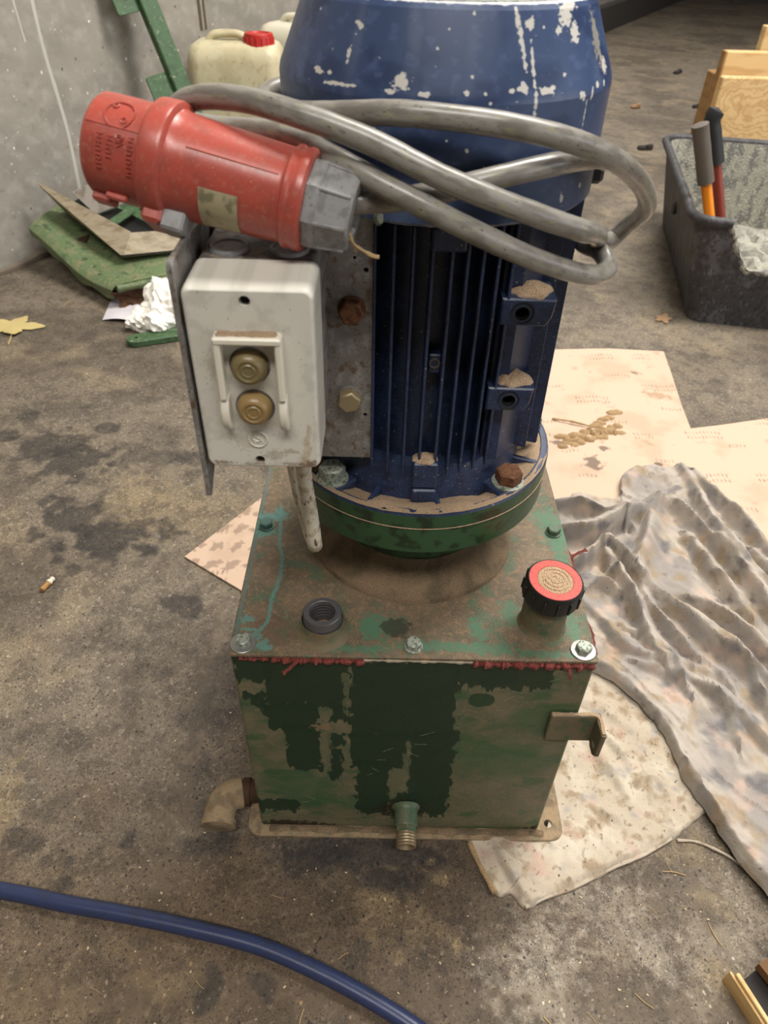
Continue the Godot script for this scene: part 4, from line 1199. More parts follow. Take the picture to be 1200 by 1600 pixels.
	prism(m, PackedVector2Array([Vector2(0.0856, 0.694), Vector2(0.152, 0.700), Vector2(0.186, 0.700), Vector2(0.189, 0.696), Vector2(0.189, 0.552), Vector2(0.190, 0.536), Vector2(0.187, 0.534), Vector2(0.160, 0.552), Vector2(0.0856, 0.560)]), 0.0034, 0.0004, Transform3D(Basis(Vector3(0, 0, 1), Vector3(0, 1, 0), Vector3(-1, 0, 0)), Vector3(-0.1520, 0, 0)))
	var br := put("bracket", m, M.steel, t)
	for s in [[0.6297, "rust", -0.0577, "rusty bolt head"], [0.5563, "yellow_zinc", -0.0600, "pale plated bolt head"]]:
		m = Mb.new()
		var bx := Transform3D(Basis(Vector3.RIGHT, PI / 2) * Basis(Vector3.UP, s[0] * 9.0), Vector3(s[2], s[0], 0.0890))
		hexhead(m, 0.0165, 0.0085, bx * at(0, 0.0018, 0))
		var b := put("bracket_bolt", m, M[s[1]], br, s[3])
		m = Mb.new()
		washer(m, 0.0103, 0.002, bx)
		put("washer", m, M.rust if s[1] == "rust" else M.steel, b)
	m = Mb.new()
	var bc := Vector2(-0.1125, 0.6215)
	loft(m, [[rrect(0.0735, 0.130, 0.004, 3, bc), 0.0890], [rrect(0.0735, 0.130, 0.004, 3, bc), 0.1480]])
	var sb := put("switch_box", m, M.grey_base, t)
	for x in [-0.1318, -0.0945]:
		m = Mb.new()
		lathe(m, [Vector2(0.0128, -0.0004), Vector2(0.0126, 0.0016), Vector2(0.0118, 0.0026), Vector2(0.0098, 0.0028), Vector2(0.0092, 0.0020), Vector2(0, 0.0020)], 30, at(x, 0.6865, 0.1305))
		put("knockout", m, M.grey_plastic, sb)
	m = Mb.new()
	var cc := Vector2(-0.1125, 0.6238)
	var hs := [ring(Vector2(-0.1140, 0.6790), 0.0034, 16), ring(Vector2(-0.1150, 0.5676), 0.0033, 16)]
	loft(m, [[rrect(0.0765, 0.1262, 0.006, 5, cc), 0.1475], [rrect(0.0762, 0.1260, 0.006, 5, cc), 0.1800], [rrect(0.0757, 0.1256, 0.006, 5, cc), 0.1860], [rrect(0.0750, 0.1249, 0.0058, 5, cc), 0.1876], [rrect(0.0738, 0.1237, 0.0053, 5, cc), 0.1888], [rrect(0.0722, 0.1221, 0.0046, 5, cc), 0.1894], [rrect(0.0714, 0.1213, 0.0042, 5, cc), 0.1895]], I, true, true, hs)
	for h in hs:
		var c: Vector2 = (h[0] + h[8]) * 0.5
		lathe(m, [Vector2(0.0, -0.012), Vector2(0.0034, -0.012), Vector2(0.0034, 0.0)], 16, Transform3D(Basis(Vector3.RIGHT, PI / 2), Vector3(c.x, c.y, 0.1893)))
	plan(m, func(p: Vector3) -> Vector2: return Vector2((p.x + 0.1507) / 0.0765, 1.0 - (p.y - 0.5607) / 0.1262))
	put("box_cover", m, M.cover, sb, "white plastic cover")
	for h in hs:
		var c: Vector2 = (h[0] + h[8]) * 0.5
		m = Mb.new()
		lathe(m, [Vector2(0.0033, -0.006), Vector2(0.0, -0.0055)], 16, Transform3D(Basis(Vector3.RIGHT, PI / 2), Vector3(c.x, c.y, 0.1893)))
		put("cover_screw", m, M.bore, sb)
	# guard round the two push buttons
	m = Mb.new()
	rbox(m, Vector3(0.0400, 0.0048, 0.0105), 0.0012, at(-0.1138, 0.6584, 0.1943))
	for s in [-1.0, 1.0]:
		var x: float = -0.1138 + s * 0.0180
		rbox(m, Vector3(0.0044, 0.0420, 0.0098), 0.0011, at(x, 0.6395, 0.1940))
		rbox(m, Vector3(0.0040, 0.0270, 0.0065), 0.0012, at(x, 0.6110, 0.1924))
		prism(m, PackedVector2Array([Vector2(0.189, 0.5965), Vector2(0.193, 0.5945), Vector2(0.1965, 0.5965), Vector2(0.1995, 0.604), Vector2(0.1995, 0.612), Vector2(0.1955, 0.6195), Vector2(0.189, 0.6200)]), 0.0054, 0.0010, Transform3D(Basis(Vector3(0, 0, 1), Vector3(0, 1, 0), Vector3(-1, 0, 0)), Vector3(x + 0.0027, 0, 0)))
	put("button_guard", m, M.ivory, sb)
	m = Mb.new()
	tube(m, [Vector3(-0.131, 0.6606, 0.1935), Vector3(-0.113, 0.6607, 0.1935), Vector3(-0.097, 0.6606, 0.1935)], 0.0038, 7, 0.003, I, 0.2, 0.25)
	put("sawdust", m, M.sand, sb).set_meta("kind", "stuff")
	for s in [[-0.1149, 0.6385, "button_dark", "murky olive upper push button"], [-0.1143, 0.6095, "button", "amber lower push button"]]:
		m = Mb.new()
		var bx := Transform3D(Basis(Vector3.RIGHT, PI / 2), Vector3(s[0], s[1], 0.1890))
		lathe(m, [Vector2(0.0112, 0.0), Vector2(0.0110, 0.003), Vector2(0.0100, 0.0068), Vector2(0.0082, 0.0088), Vector2(0.0066, 0.0092), Vector2(0.0060, 0.0086), Vector2(0.0048, 0.0084), Vector2(0.0042, 0.0090), Vector2(0.0034, 0.0090), Vector2(0.0030, 0.0084), Vector2(0.0012, 0.0084), Vector2(0.0, 0.0088)], 34, bx)
		var bt := put("push_button", m, M[s[2]], sb, s[3])
		m = Mb.new()
		lathe(m, [Vector2(0.0126, -0.0006), Vector2(0.0124, 0.0008), Vector2(0.0112, 0.0008)], 34, bx)
		put("button_collar", m, M.grey_base, bt)
	# moulded round emblem: K over M inside a ring
	m = Mb.new()
	var ex := Transform3D(Basis(Vector3.RIGHT, PI / 2), Vector3(-0.1149, 0.5845, 0.1895))
	lathe(m, [Vector2(0.0063, 0), Vector2(0.0062, 0.0009), Vector2(0.0055, 0.0009), Vector2(0.0054, 0)], 36, ex)
	for l in [[-1.6, 3.8, -1.6, 0.6], [-1.5, 2.0, 0.9, 3.8], [-1.5, 2.2, 1.2, 0.3], [-3.0, -0.2, -2.2, -3.2], [-3.0, -0.2, -0.2, -2.2], [-0.2, -2.2, 2.4, -0.2], [2.4, -0.2, 2.9, -3.2]]:
		var a := Vector3(-0.1149 + l[0] * 0.001, 0.5845 + l[1] * 0.001, 0.1896)
		var b := Vector3(-0.1149 + l[2] * 0.001, 0.5845 + l[3] * 0.001, 0.1896)
		tube(m, [a, b], 0.0006, 6, 0.01)
	put("emblem", m, M.white, sb, "moulded maker's mark, K over M in a ring")
	# hanging loop of old white wire under the box
	m = Mb.new()
	tube(m, [Vector3(-0.0880, 0.560, 0.150), Vector3(-0.0930, 0.52, 0.140), Vector3(-0.0905, 0.47, 0.132), Vector3(-0.0885, 0.437, 0.130), Vector3(-0.0900, 0.428, 0.122), Vector3(-0.0960, 0.440, 0.112), Vector3(-0.1035, 0.48, 0.104), Vector3(-0.1080, 0.53, 0.105), Vector3(-0.1060, 0.562, 0.115)], 0.0062, 12, 0.006)
	put("wire_loop", m, M.cable_white, sb, "loop of cracked white wire")


func fin(parent: Node, a: Vector3, b: Vector3, y0: float, y1: float, w: float) -> void:
	var m := Mb.new()
	var d := (b - a)
	var l := d.length()
	d = d.normalized()
	var x := Transform3D(Basis(d, Vector3.UP, d.cross(Vector3.UP)), a - d.cross(Vector3.UP) * w * 0.5)
	prism(m, PackedVector2Array([Vector2(0, y0 + 0.008), Vector2(l * 0.75, y0 + 0.002), Vector2(l - 0.001, y0), Vector2(l, y0 + 0.002), Vector2(l, y1), Vector2(0, y1)]), w, 0.0005, x)
	put("fin", m, M.blue, parent)


func cable() -> void:
	var t := thing("power_cable", "grey power cable looped round the blue motor, ending in a red industrial plug", "cable")
	var m := Mb.new()
	tube(m, [Vector3(-0.068, 0.7170, 0.1430), Vector3(-0.0548, 0.7191, 0.1420), Vector3(-0.0287, 0.7204, 0.1370), Vector3(0.0010, 0.7256, 0.1340), Vector3(0.0347, 0.7323, 0.1260), Vector3(0.0690, 0.7352, 0.1080), Vector3(0.1050, 0.7275, 0.0620), Vector3(0.1215, 0.7150, 0.018), Vector3(0.1200, 0.706, -0.03), Vector3(0.100, 0.706, -0.080), Vector3(0.05, 0.722, -0.115), Vector3(-0.01, 0.742, -0.125), Vector3(-0.07, 0.745, -0.105), Vector3(-0.117, 0.746, -0.03), Vector3(-0.1195, 0.748, 0.030), Vector3(-0.1040, 0.752, 0.072), Vector3(-0.0752, 0.7575, 0.105), Vector3(-0.0302, 0.7636, 0.1275), Vector3(0.0192, 0.7616, 0.1340), Vector3(0.0612, 0.7536, 0.1250), Vector3(0.0998, 0.7383, 0.1000), Vector3(0.1367, 0.7124, 0.0600), Vector3(0.1562, 0.6867, 0.0300), Vector3(0.1540, 0.6640, 0.0020), Vector3(0.1450, 0.6520, 0.0000), Vector3(0.1280, 0.6610, 0.0280), Vector3(0.1120, 0.6810, 0.0730), Vector3(0.0985, 0.6950, 0.1090), Vector3(0.0830, 0.7040, 0.1310), Vector3(0.0494, 0.7174, 0.1450), Vector3(-0.0011, 0.7368, 0.1550), Vector3(-0.0509, 0.7553, 0.1450), Vector3(-0.1008, 0.7660, 0.1300), Vector3(-0.1280, 0.7666, 0.1150), Vector3(-0.1499, 0.7623, 0.1000), Vector3(-0.1640, 0.7530, 0.0830), Vector3(-0.1610, 0.7440, 0.0700), Vector3(-0.1418, 0.7420, 0.0750), Vector3(-0.0971, 0.7465, 0.1060), Vector3(-0.0655, 0.7410, 0.1330), Vector3(-0.0292, 0.7290, 0.1520), Vector3(0.0082, 0.7128, 0.1550), Vector3(0.0546, 0.6894, 0.1400), Vector3(0.1010, 0.6675, 0.1100), Vector3(0.1221, 0.6613, 0.0800), Vector3(0.1240, 0.6604, 0.0500), Vector3(0.1190, 0.6553, 0.0200), Vector3(0.125, 0.645, -0.03), Vector3(0.10, 0.63, -0.085)], 0.0068, 14, 0.005, I, 0.02)
	put("cable_sheath", m, M.cable, t)
	# the plug: everything is turned about its own axis
	var A := Vector3(-0.194, 0.740, 0.120)
	var a := (Vector3(-0.0847, 0.720, 0.140) - A).normalized()
	var px := along(A, a, Vector3(0.1, 0.75, 0.65))
	m = Mb.new()
	lathe(m, [Vector2(0.0245, 0.02), Vector2(0.0250, -0.006), Vector2(0.0262, -0.0075), Vector2(0.0278, -0.0055), Vector2(0.0283, 0.0), Vector2(0.0287, 0.0255), Vector2(0.0283, 0.0258), Vector2(0.0283, 0.0264), Vector2(0.0318, 0.0266), Vector2(0.0330, 0.0278), Vector2(0.0333, 0.0300), Vector2(0.0335, 0.0372), Vector2(0.0330, 0.0390), Vector2(0.0316, 0.0399), Vector2(0.0298, 0.0406), Vector2(0.0290, 0.0424), Vector2(0.0287, 0.0460), Vector2(0.0284, 0.0520), Vector2(0.0262, 0.1045), Vector2(0.0266, 0.1065), Vector2(0.0284, 0.1080), Vector2(0.0286, 0.1100), Vector2(0.0276, 0.1115), Vector2(0.0279, 0.1135), Vector2(0.0285, 0.1150), Vector2(0.0282, 0.1180), Vector2(0.0262, 0.1195), Vector2(0.0, 0.1195)], 64, px)
	# inside of the shroud
	lathe(m, [Vector2(0, 0.018), Vector2(0.0247, 0.018)], 30, px)
	# seam lines and the key rib underneath
	for s in [[0.0287, -0.005, 0.0262], [0.0262, 0.052, 0.104]]:
		for ang in [0.18, 2.6, -1.8]:
			var r0: float = 0.0284
			var r1: float = 0.0289 if s[1] < 0.0 else 0.0263
			if s[1] > 0.0:
				r0 = 0.0288
			var p0 := px * Vector3(r0 * sin(ang), s[1], r0 * cos(ang))
			var p1 := px * Vector3(r1 * sin(ang), s[2], r1 * cos(ang))
			tube(m, [p0, p1], 0.0004, 5, 0.02)
	var dn := px.basis.inverse() * Vector3(0.05, -0.80, 0.60)
	var ang := atan2(dn.x, dn.z)
	var rot := px * Transform3D(Basis(Vector3.UP, ang), Vector3.ZERO)
	rbox(m, Vector3(0.010, 0.013, 0.006), 0.0014, rot * at(0, 0.002, 0.0293))
	rbox(m, Vector3(0.003, 0.013, 0.004), 0.001, rot * at(-0.008, 0.012, 0.0288))
	rbox(m, Vector3(0.024, 0.012, 0.010), 0.002, rot * at(0, 0.0345, 0.0325))
	rbox(m, Vector3(0.004, 0.010, 0.010), 0.001, px * Transform3D(Basis(Vector3.UP, ang + 2.7), Vector3.ZERO) * at(0, 0.101, 0.029))
	var plug := put("plug", m, M.red, t, "red plastic plug body", 30.0)
	m = Mb.new()
	rbox(m, Vector3(0.018, 0.014, 0.012), 0.0015, rot * at(0.0, 0.0460, 0.0325))
	put("latch", m, M.grey_plastic, plug, "small grey latch")
	# gland nut
	m = Mb.new()
	lathe(m, [Vector2(0.0, 0.118), Vector2(0.0235, 0.118), Vector2(0.0250, 0.1195), Vector2(0.0255, 0.1255), Vector2(0.0243, 0.1275)], 8, px * Transform3D(Basis(Vector3.UP, 0.2), Vector3.ZERO))
	lathe(m, [Vector2(0.0240, 0.1270), Vector2(0.0225, 0.1440), Vector2(0.0208, 0.1462), Vector2(0.0122, 0.1466), Vector2(0.0110, 0.1440), Vector2(0, 0.1440)], 8, px * Transform3D(Basis(Vector3.UP, 0.2), Vector3.ZERO))
	for k in 8:
		var q := px * Transform3D(Basis(Vector3.UP, 0.2 + TAU * k / 8), Vector3.ZERO)
		tube(m, [q * Vector3(0, 0.1265, 0.0240), q * Vector3(0, 0.1445, 0.0222)], 0.0011, 6, 0.02)
	put("gland_nut", m, M.grey_plastic, plug, "grey hexagonal cable gland")
	m = Mb.new()
	tube(m, [Vector3(-0.0560, 0.7080, 0.1560), Vector3(-0.0535, 0.7010, 0.1555), Vector3(-0.0485, 0.6960, 0.1520), Vector3(-0.0425, 0.6915, 0.1490), Vector3(-0.0385, 0.6905, 0.1480)], 0.0011, 6, 0.003, I, 0.4)
	tube(m, [Vector3(-0.0560, 0.7040, 0.1560), Vector3(-0.0530, 0.6990, 0.1545), Vector3(-0.0520, 0.6950, 0.1520)], 0.0008, 6, 0.003, I, 0.4)
	put("twine_wisp", m, M.fibre, plug, "loose tan fibre caught in the gland")
	# worn sticker wrapped round the lower side of the plug
	var sa := ang - 0.50
	m = Mb.new()
	for i in 8:
		for j in 6:
			var c := []
			for q in [[0, 0], [1, 0], [1, 1], [0, 1]]:
				var u: float = (i + q[0]) / 8.0
				var v: float = (j + q[1]) / 6.0
				var aa: float = sa + (u - 0.5) * 1.0
				var y: float = 0.073 + (v - 0.5) * 0.0225
				var r := lerpf(0.0287, 0.0262, (y - 0.052) / 0.0525) + 0.0004
				c.append(px * Vector3(r * sin(aa), y, r * cos(aa)))
			m.quad(c[0], c[1], c[2], c[3])
	put("sticker", m, M.sticker, plug, "worn blank beige sticker")
	# raised marks on the shroud: a ring with two dots, the digits 67 and two lines of small strokes too worn to read
	m = Mb.new()
	var on := func(aa: float, y: float, h := 0.0004) -> Vector3:
		var r := lerpf(0.0283, 0.0287, y / 0.0255) + h
		return px * Vector3(r * sin(aa), y, r * cos(aa))
	var rg := []
	for k in 25:
		var q := TAU * k / 28.0 + 0.6
		rg.append(on.call(-0.10 + 0.30 * cos(q), 0.012 + 0.0080 * sin(q)))
	tube(m, rg, 0.0005, 5, 0.004)
	for s in [[-0.28, 0.008], [0.02, 0.0155]]:
		rg = []
		for k in 9:
			var q := TAU * k / 8.0
			rg.append(on.call(s[0] + 0.06 * cos(q), s[1] + 0.0017 * sin(q)))
		tube(m, rg, 0.0004, 5, 0.004)
	for line in [[0.0030, 0.36, 9], [0.0088, 0.36, 6], [0.0205, 0.30, 10]]:
		for k in int(line[2]):
			var aa: float = line[1] + k * 0.075
			var y: float = line[0]
			tube(m, [on.call(aa, y), on.call(aa, y + 0.0030)], 0.00032, 5, 0.01)
			if k % 3 != 1:
				tube(m, [on.call(aa, y + (0.0030 if k % 2 else 0.0015)), on.call(aa + 0.045, y + (0.0030 if k % 2 else 0.0015))], 0.0003, 5, 0.01)
	# digits 6 and 7, read with the head turned
	for path in [[[0.33, 0.0180], [0.30, 0.0165], [0.30, 0.0140], [0.36, 0.0135], [0.40, 0.0150], [0.40, 0.0172], [0.36, 0.0178], [0.34, 0.0160], [0.345, 0.0140]], [[0.44, 0.0135], [0.44, 0.0178], [0.52, 0.0150]]]:
		rg = []
		for s in path:
			rg.append(on.call(s[0], s[1]))
		tube(m, rg, 0.00045, 5, 0.004)
	put("raised_marks", m, M.red, plug, "raised lettering on the plug shroud")


func background() -> void:
	# ---- jerrycans at the wall
	jerrycan(Vector3(-0.535, 0, -2.185), 0.0, 0.505, M.jerry, "cream plastic jerrycan with a red screw cap standing by the concrete wall", true)
	jerrycan(Vector3(-0.345, 0, -2.510), deg_to_rad(-27.78), 0.520, M.jerry_pale, "paler whitish jerrycan half hidden behind the cream one", false)
	# ---- leaning green bar with two tabs
	var t := thing("steel_bar", "green painted steel bar with two square tabs leaning against the wall", "bar", Vector3(-0.537, 0.0, -1.90))
	var top := Vector3(-0.2766, 0.78, -0.1237)
	var d := top.normalized()
	var x := along(Vector3.ZERO, d, Vector3(0.72, 0, 0.69))
	var m := Mb.new()
	rbox(m, Vector3(0.056, top.length(), 0.030), 0.003, x * at(0, top.length() * 0.5, 0))
	put("bar", m, M.green_bar, t)
	for y in [0.70, 0.415]:
		m = Mb.new()
		prism(m, rrect(0.075, 0.125, 0.008, 3), 0.006, 0.001, x * at(-0.064, y, -0.010), [ring(Vector2(0.004, -0.022), 0.011, 16)] if y > 0.5 else [])
		put("tab", m, M.green_bar, t)
	# ---- bent green sheet resting on the floor
	t = thing("bent_sheet", "bent green sheet metal panel lying tilted on the floor by the wall", "sheet", Vector3(-0.80, 0, -1.42))
	var o := Vector3(-0.80, 0, -1.42)
	var g := []
	var c00 := Vector3(-1.042, 0.130, -1.500)
	var c10 := Vector3(-0.742, 0.062, -1.238)
	var c01 := Vector3(-1.005, 0.135, -1.66)
	var c11 := Vector3(-0.480, 0.060, -1.40)
	for i in 25:
		var row := []
		var u := i / 24.0
		for j in 13:
			var v := j / 12.0
			var p := c00.lerp(c10, u).lerp(c01.lerp(c11, u), v) - o
			p.y += 0.006 * sin(u * 7.0 + v * 3.0) - 0.018 * sin(u * PI) * (1.0 - v)
			row.append(p)
		# rolled front edge
		var f0: Vector3 = row[0]
		row.push_front(f0 + Vector3(-0.012, -0.012, 0.010))
		row.push_front(f0 + Vector3(-0.010, -0.034 + 0.006 * sin(u * 19.0), 0.008))
		g.append(row)
	m = Mb.new()
	sheet(m, g, 0.003)
	put("panel", m, M.green_sheet, t)
	# right hand rolled edge and the ragged rusty piece under it
	m = Mb.new()
	var e := []
	for k in 9:
		e.append(c10.lerp(c11, k / 8.0 * 0.8) - o + Vector3(0.004, -0.004, 0.008))
	tube(m, e, 0.010, 9, 0.01, I, 0.12)
	put("rolled_edge", m, M.green_sheet, t)
	g = []
	var jag := FastNoiseLite.new()
	jag.frequency = 14.0
	for i in 17:
		var row := []
		var u := i / 16.0
		var p := c10.lerp(c11, u * 0.62 - 0.06) - o
		for j in 6:
			var v := j / 5.0
			row.append(p + Vector3(0.02 * v + 0.01 * jag.get_noise_2d(u * 2.0, v), -0.012 - (0.048 + 0.016 * jag.get_noise_2d(u * 3.0, 7.0)) * v, 0.012 - 0.02 * sin(v * 3.0) + 0.014 * jag.get_noise_2d(u * 4.0, v * 2.0)))
		g.append(row)
	m = Mb.new()
	sheet(m, g, 0.003)
	put("torn_flange", m, M.rust_dull, t, "torn rusty flange")
	m = Mb.new()     # legs that carry it
	rbox(m, Vector3(0.03, 0.10, 0.2), 0.004, at(-0.10, 0.05, -0.14))
	put("support", m, M.wood_dark, t)
	m = Mb.new()
	rbox(m, Vector3(0.2, 0.05, 0.03), 0.004, at(0.18, 0.026, -0.02))
	put("support", m, M.wood_dark, t)
	# ---- grey tray on it
	t = thing("metal_tray", "shallow dusty metal tray with upright sides lying on the bent green sheet", "tray", Vector3(-0.76, 0.10, -1.50))
	o = Vector3(-0.76, 0.10, -1.50)
	var tip := Vector3(-1.030, 0.224, -1.560) - o
	var cf := Vector3(-0.738, 0.140, -1.415) - o
	var cb := Vector3(-0.753, 0.094, -1.358) - o
	var lb := Vector3(-0.985, 0.142, -1.585) - o
	var rt2 := Vector3(-0.500, 0.135, -1.50) - o
	var rb := Vector3(-0.510, 0.090, -1.455) - o
	var bk := Vector3(-0.66, 0.13, -1.86) - o
	var bl := Vector3(-0.93, 0.16, -1.70) - o
	m = Mb.new()
	slab(m, [tip, lb, cb, cf], 0.003)
	put("side_wall", m, M.sheet, t)
	m = Mb.new()
	slab(m, [cf, cb, rb, rt2], 0.003)
	put("side_wall", m, M.sheet, t)
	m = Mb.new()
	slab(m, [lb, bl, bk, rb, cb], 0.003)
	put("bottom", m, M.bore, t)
	m = Mb.new()
	for s in [[Vector3(-0.86, 0.165, -1.62), Vector3(-0.60, 0.115, -1.46), 0.028], [Vector3(-0.80, 0.15, -1.45), Vector3(-0.74, 0.150, -1.75), 0.03], [Vector3(-0.78, 0.165, -1.72), Vector3(-0.53, 0.150, -1.50), 0.03], [Vector3(-0.92, 0.19, -1.66), Vector3(-0.70, 0.16, -1.80), 0.04]]:
		var a: Vector3 = s[0] - o
		var b: Vector3 = s[1] - o
		var xx := along(a, b - a, Vector3(0, 1, 0.5))
		rbox(m, Vector3(s[2], a.distance_to(b), 0.006), 0.001, xx * at(0, a.distance_to(b) * 0.5, 0))
	put("strut", m, M.green_bar, t, "green flat struts inside the tray")
	# loose grey sheet and board lying across the tray
	t = thing("steel_plate", "loose grey steel plate with a bright cut edge lying across the tray", "plate", Vector3(-0.85, 0.20, -1.62))
	o = Vector3(-0.85, 0.20, -1.62)
	m = Mb.new()
	slab(m, [Vector3(-0.953, 0.185, -1.608) - o, Vector3(-0.885, 0.136, -1.568) - o, Vector3(-0.775, 0.170, -1.600) - o, Vector3(-0.775, 0.232, -1.665) - o, Vector3(-0.856, 0.222, -1.645) - o], 0.004)
	put("sheet", m, M.sheet_grey, t)
	m = Mb.new()
	tube(m, [Vector3(-0.886, 0.1345, -1.566) - o, Vector3(-0.775, 0.1685, -1.598) - o], 0.0035, 6, 0.05)
	put("cut_edge", m, M.zinc, t, "bright cut edge")
	t = thing("wood_offcut", "small brown board end sticking up behind the steel plate at the wall", "wood", Vector3(-0.86, 0.22, -1.86))
	m = Mb.new()
	rbox(m, Vector3(0.16, 0.10, 0.02), 0.003, at(0, 0.02, 0, Basis(Vector3(0, 0, 1), 0.25)))
	rbox(m, Vector3(0.012, 0.24, 0.03), 0.003, at(-0.075, -0.10, 0))
	put("board", m, M.wood_grey, t)

	# ---- mortar tub
	t = thing("mortar_tub", "large black rubber tub with a broken front rim, plaster smeared inside", "tub", Vector3(0.800, 0, -1.252), -0.20)
	tub(t)
	# ---- tools standing in the tub
	hammer("hammer", "hammer with an orange shaft and worn grey grip standing in the black tub", Vector3(0.848, 0.205, -1.40), Vector3(0.745, 0.448, -1.405), M.orange, M.grip_grey, 0.55, false)
	hammer("hammer", "hammer with a dark red shaft and hooked black grip standing in the black tub", Vector3(0.900, 0.205, -1.47), Vector3(0.795, 0.462, -1.48), M.tool_red, M.grip_black, 0.46, true)
	# ---- wooden blocks behind the tub
	var wo := [["wooden_box", "pale wooden box end with growth rings round a dark knot, behind the tub", Vector3(1.39, 0.0, -2.50)], ["wooden_board", "pale board standing upright just behind the knotted wooden box", Vector3(1.36, 0.0, -2.50)], ["wooden_block", "small weathered post end at the left of the wooden box", Vector3(1.00, 0, -2.60)], ["wooden_plank", "orange-brown plank standing far right behind the wooden box", Vector3(1.80, 0, -3.0)]]
	t = thing(wo[0][0], wo[0][1], "wood", wo[0][2])
	m = Mb.new()
	rbox(m, Vector3(0.66, 0.415, 0.035), 0.004, at(0.075, 0.2075, 0.18))
	plan(m, func(p: Vector3) -> Vector2: return Vector2((p.x + 0.265) / 0.42, 1.0 - (p.y - 0.10) / 0.33))
	put("box_body", m, M.wood_knot, t)
	t = thing(wo[1][0], wo[1][1], "wood", Vector3(1.56, 0, -2.54))
	m = Mb.new()
	rbox(m, Vector3(0.70, 0.463, 0.04), 0.004, at(0, 0.2315, 0))
	put("board", m, M.wood, t)
	m = Mb.new()
	rbox(m, Vector3(0.006, 0.462, 0.042), 0.001, at(-0.3525, 0.231, 0))
	put("end_strip", m, M.wood_grey, t, "paler weathered edge")
	t = thing(wo[2][0], wo[2][1], "wood", Vector3(1.200, 0, -2.66))
	m = Mb.new()
	rbox(m, Vector3(0.085, 0.385, 0.09), 0.004, at(0.05, 0.1925, 0.05))
	put("post", m, M.wood_grey, t)
	t = thing(wo[3][0], wo[3][1], "wood", Vector3(1.80, 0, -3.05))
	m = Mb.new()
	rbox(m, Vector3(0.5, 0.492, 0.05), 0.004, at(0, 0.246, 0))
	put("board", m, M.wood, t)


func sheet(m: Mb, g: Array, th: float) -> void:
	var nu := g.size() - 1
	var nv: int = g[0].size() - 1
	var dn := Vector3(0, -th, 0)
	for i in nu:
		for j in nv:
			m.quad(g[i][j], g[i + 1][j], g[i + 1][j + 1], g[i][j + 1])
			m.quad(g[i][j] + dn, g[i][j + 1] + dn, g[i + 1][j + 1] + dn, g[i + 1][j] + dn)
	for i in nu:
		m.quad(g[i + 1][0], g[i][0], g[i][0] + dn, g[i + 1][0] + dn)
		m.quad(g[i][nv], g[i + 1][nv], g[i + 1][nv] + dn, g[i][nv] + dn)
	for j in nv:
		m.quad(g[0][j], g[0][j + 1], g[0][j + 1] + dn, g[0][j] + dn)
		m.quad(g[nu][j + 1], g[nu][j], g[nu][j] + dn, g[nu][j + 1] + dn)


func jerrycan(p: Vector3, turn: float, h: float, mt: Material, label: String, front: bool) -> void:
	var t := thing("jerrycan", label, "jerrycan", p, turn)
	var m := Mb.new()
	var x := at(0, 0, 0, UPB)
	var w := 0.31
	var d := 0.205
	var rr := []
	for s in [[0.0, 0.90, 0.86], [0.012, 0.985, 0.98], [0.03, 1.0, 1.0], [0.18, 1.0, 1.0], [0.19, 0.985, 0.98], [0.20, 1.0, 1.0], [h - 0.105, 1.0, 1.0], [h - 0.06, 0.985, 0.98], [h - 0.036, 0.95, 0.92], [h - 0.018, 0.88, 0.80], [h - 0.010, 0.78, 0.62], [h - 0.008, 0.60, 0.40]]:
		rr.append([rrect(w * s[1], d * s[2], 0.045 * s[2], 6), s[0]])
	loft(m, rr, x)
	put("body", m, mt, t, "", 60.0)
	m = Mb.new()
	tube(m, [Vector3(-0.095, h - 0.020, 0), Vector3(-0.075, h + 0.002, 0), Vector3(-0.05, h + 0.008, 0), Vector3(0.005, h + 0.008, 0), Vector3(0.030, h - 0.002, 0), Vector3(0.046, h - 0.028, 0)], 0.015, 14, 0.01, I, 0.0, 0.8)
	put("handle", m, mt, t)
	m = Mb.new()
	lathe(m, [Vector2(0.040, -0.03), Vector2(0.036, 0.0), Vector2(0.034, 0.012), Vector2(0, 0.012)], 30, at(0.080, h - 0.035, 0.030))
	put("neck", m, mt, t)
	m = Mb.new()
	var cx := at(0.080, h - 0.028, 0.030)
	lathe(m, [Vector2(0.048, 0.0), Vector2(0.0485, 0.003), Vector2(0.047, 0.040), Vector2(0.044, 0.045), Vector2(0.034, 0.0455), Vector2(0.032, 0.042), Vector2(0, 0.042)], 36, cx)
	for k in 18:
		rbox(m, Vector3(0.005, 0.032, 0.005), 0.0015, cx * Transform3D(Basis(Vector3.UP, TAU * k / 18), Vector3.ZERO) * at(0, 0.020, 0.0475))
	put("screw_cap", m, M.cap_bright if front else mt, t)


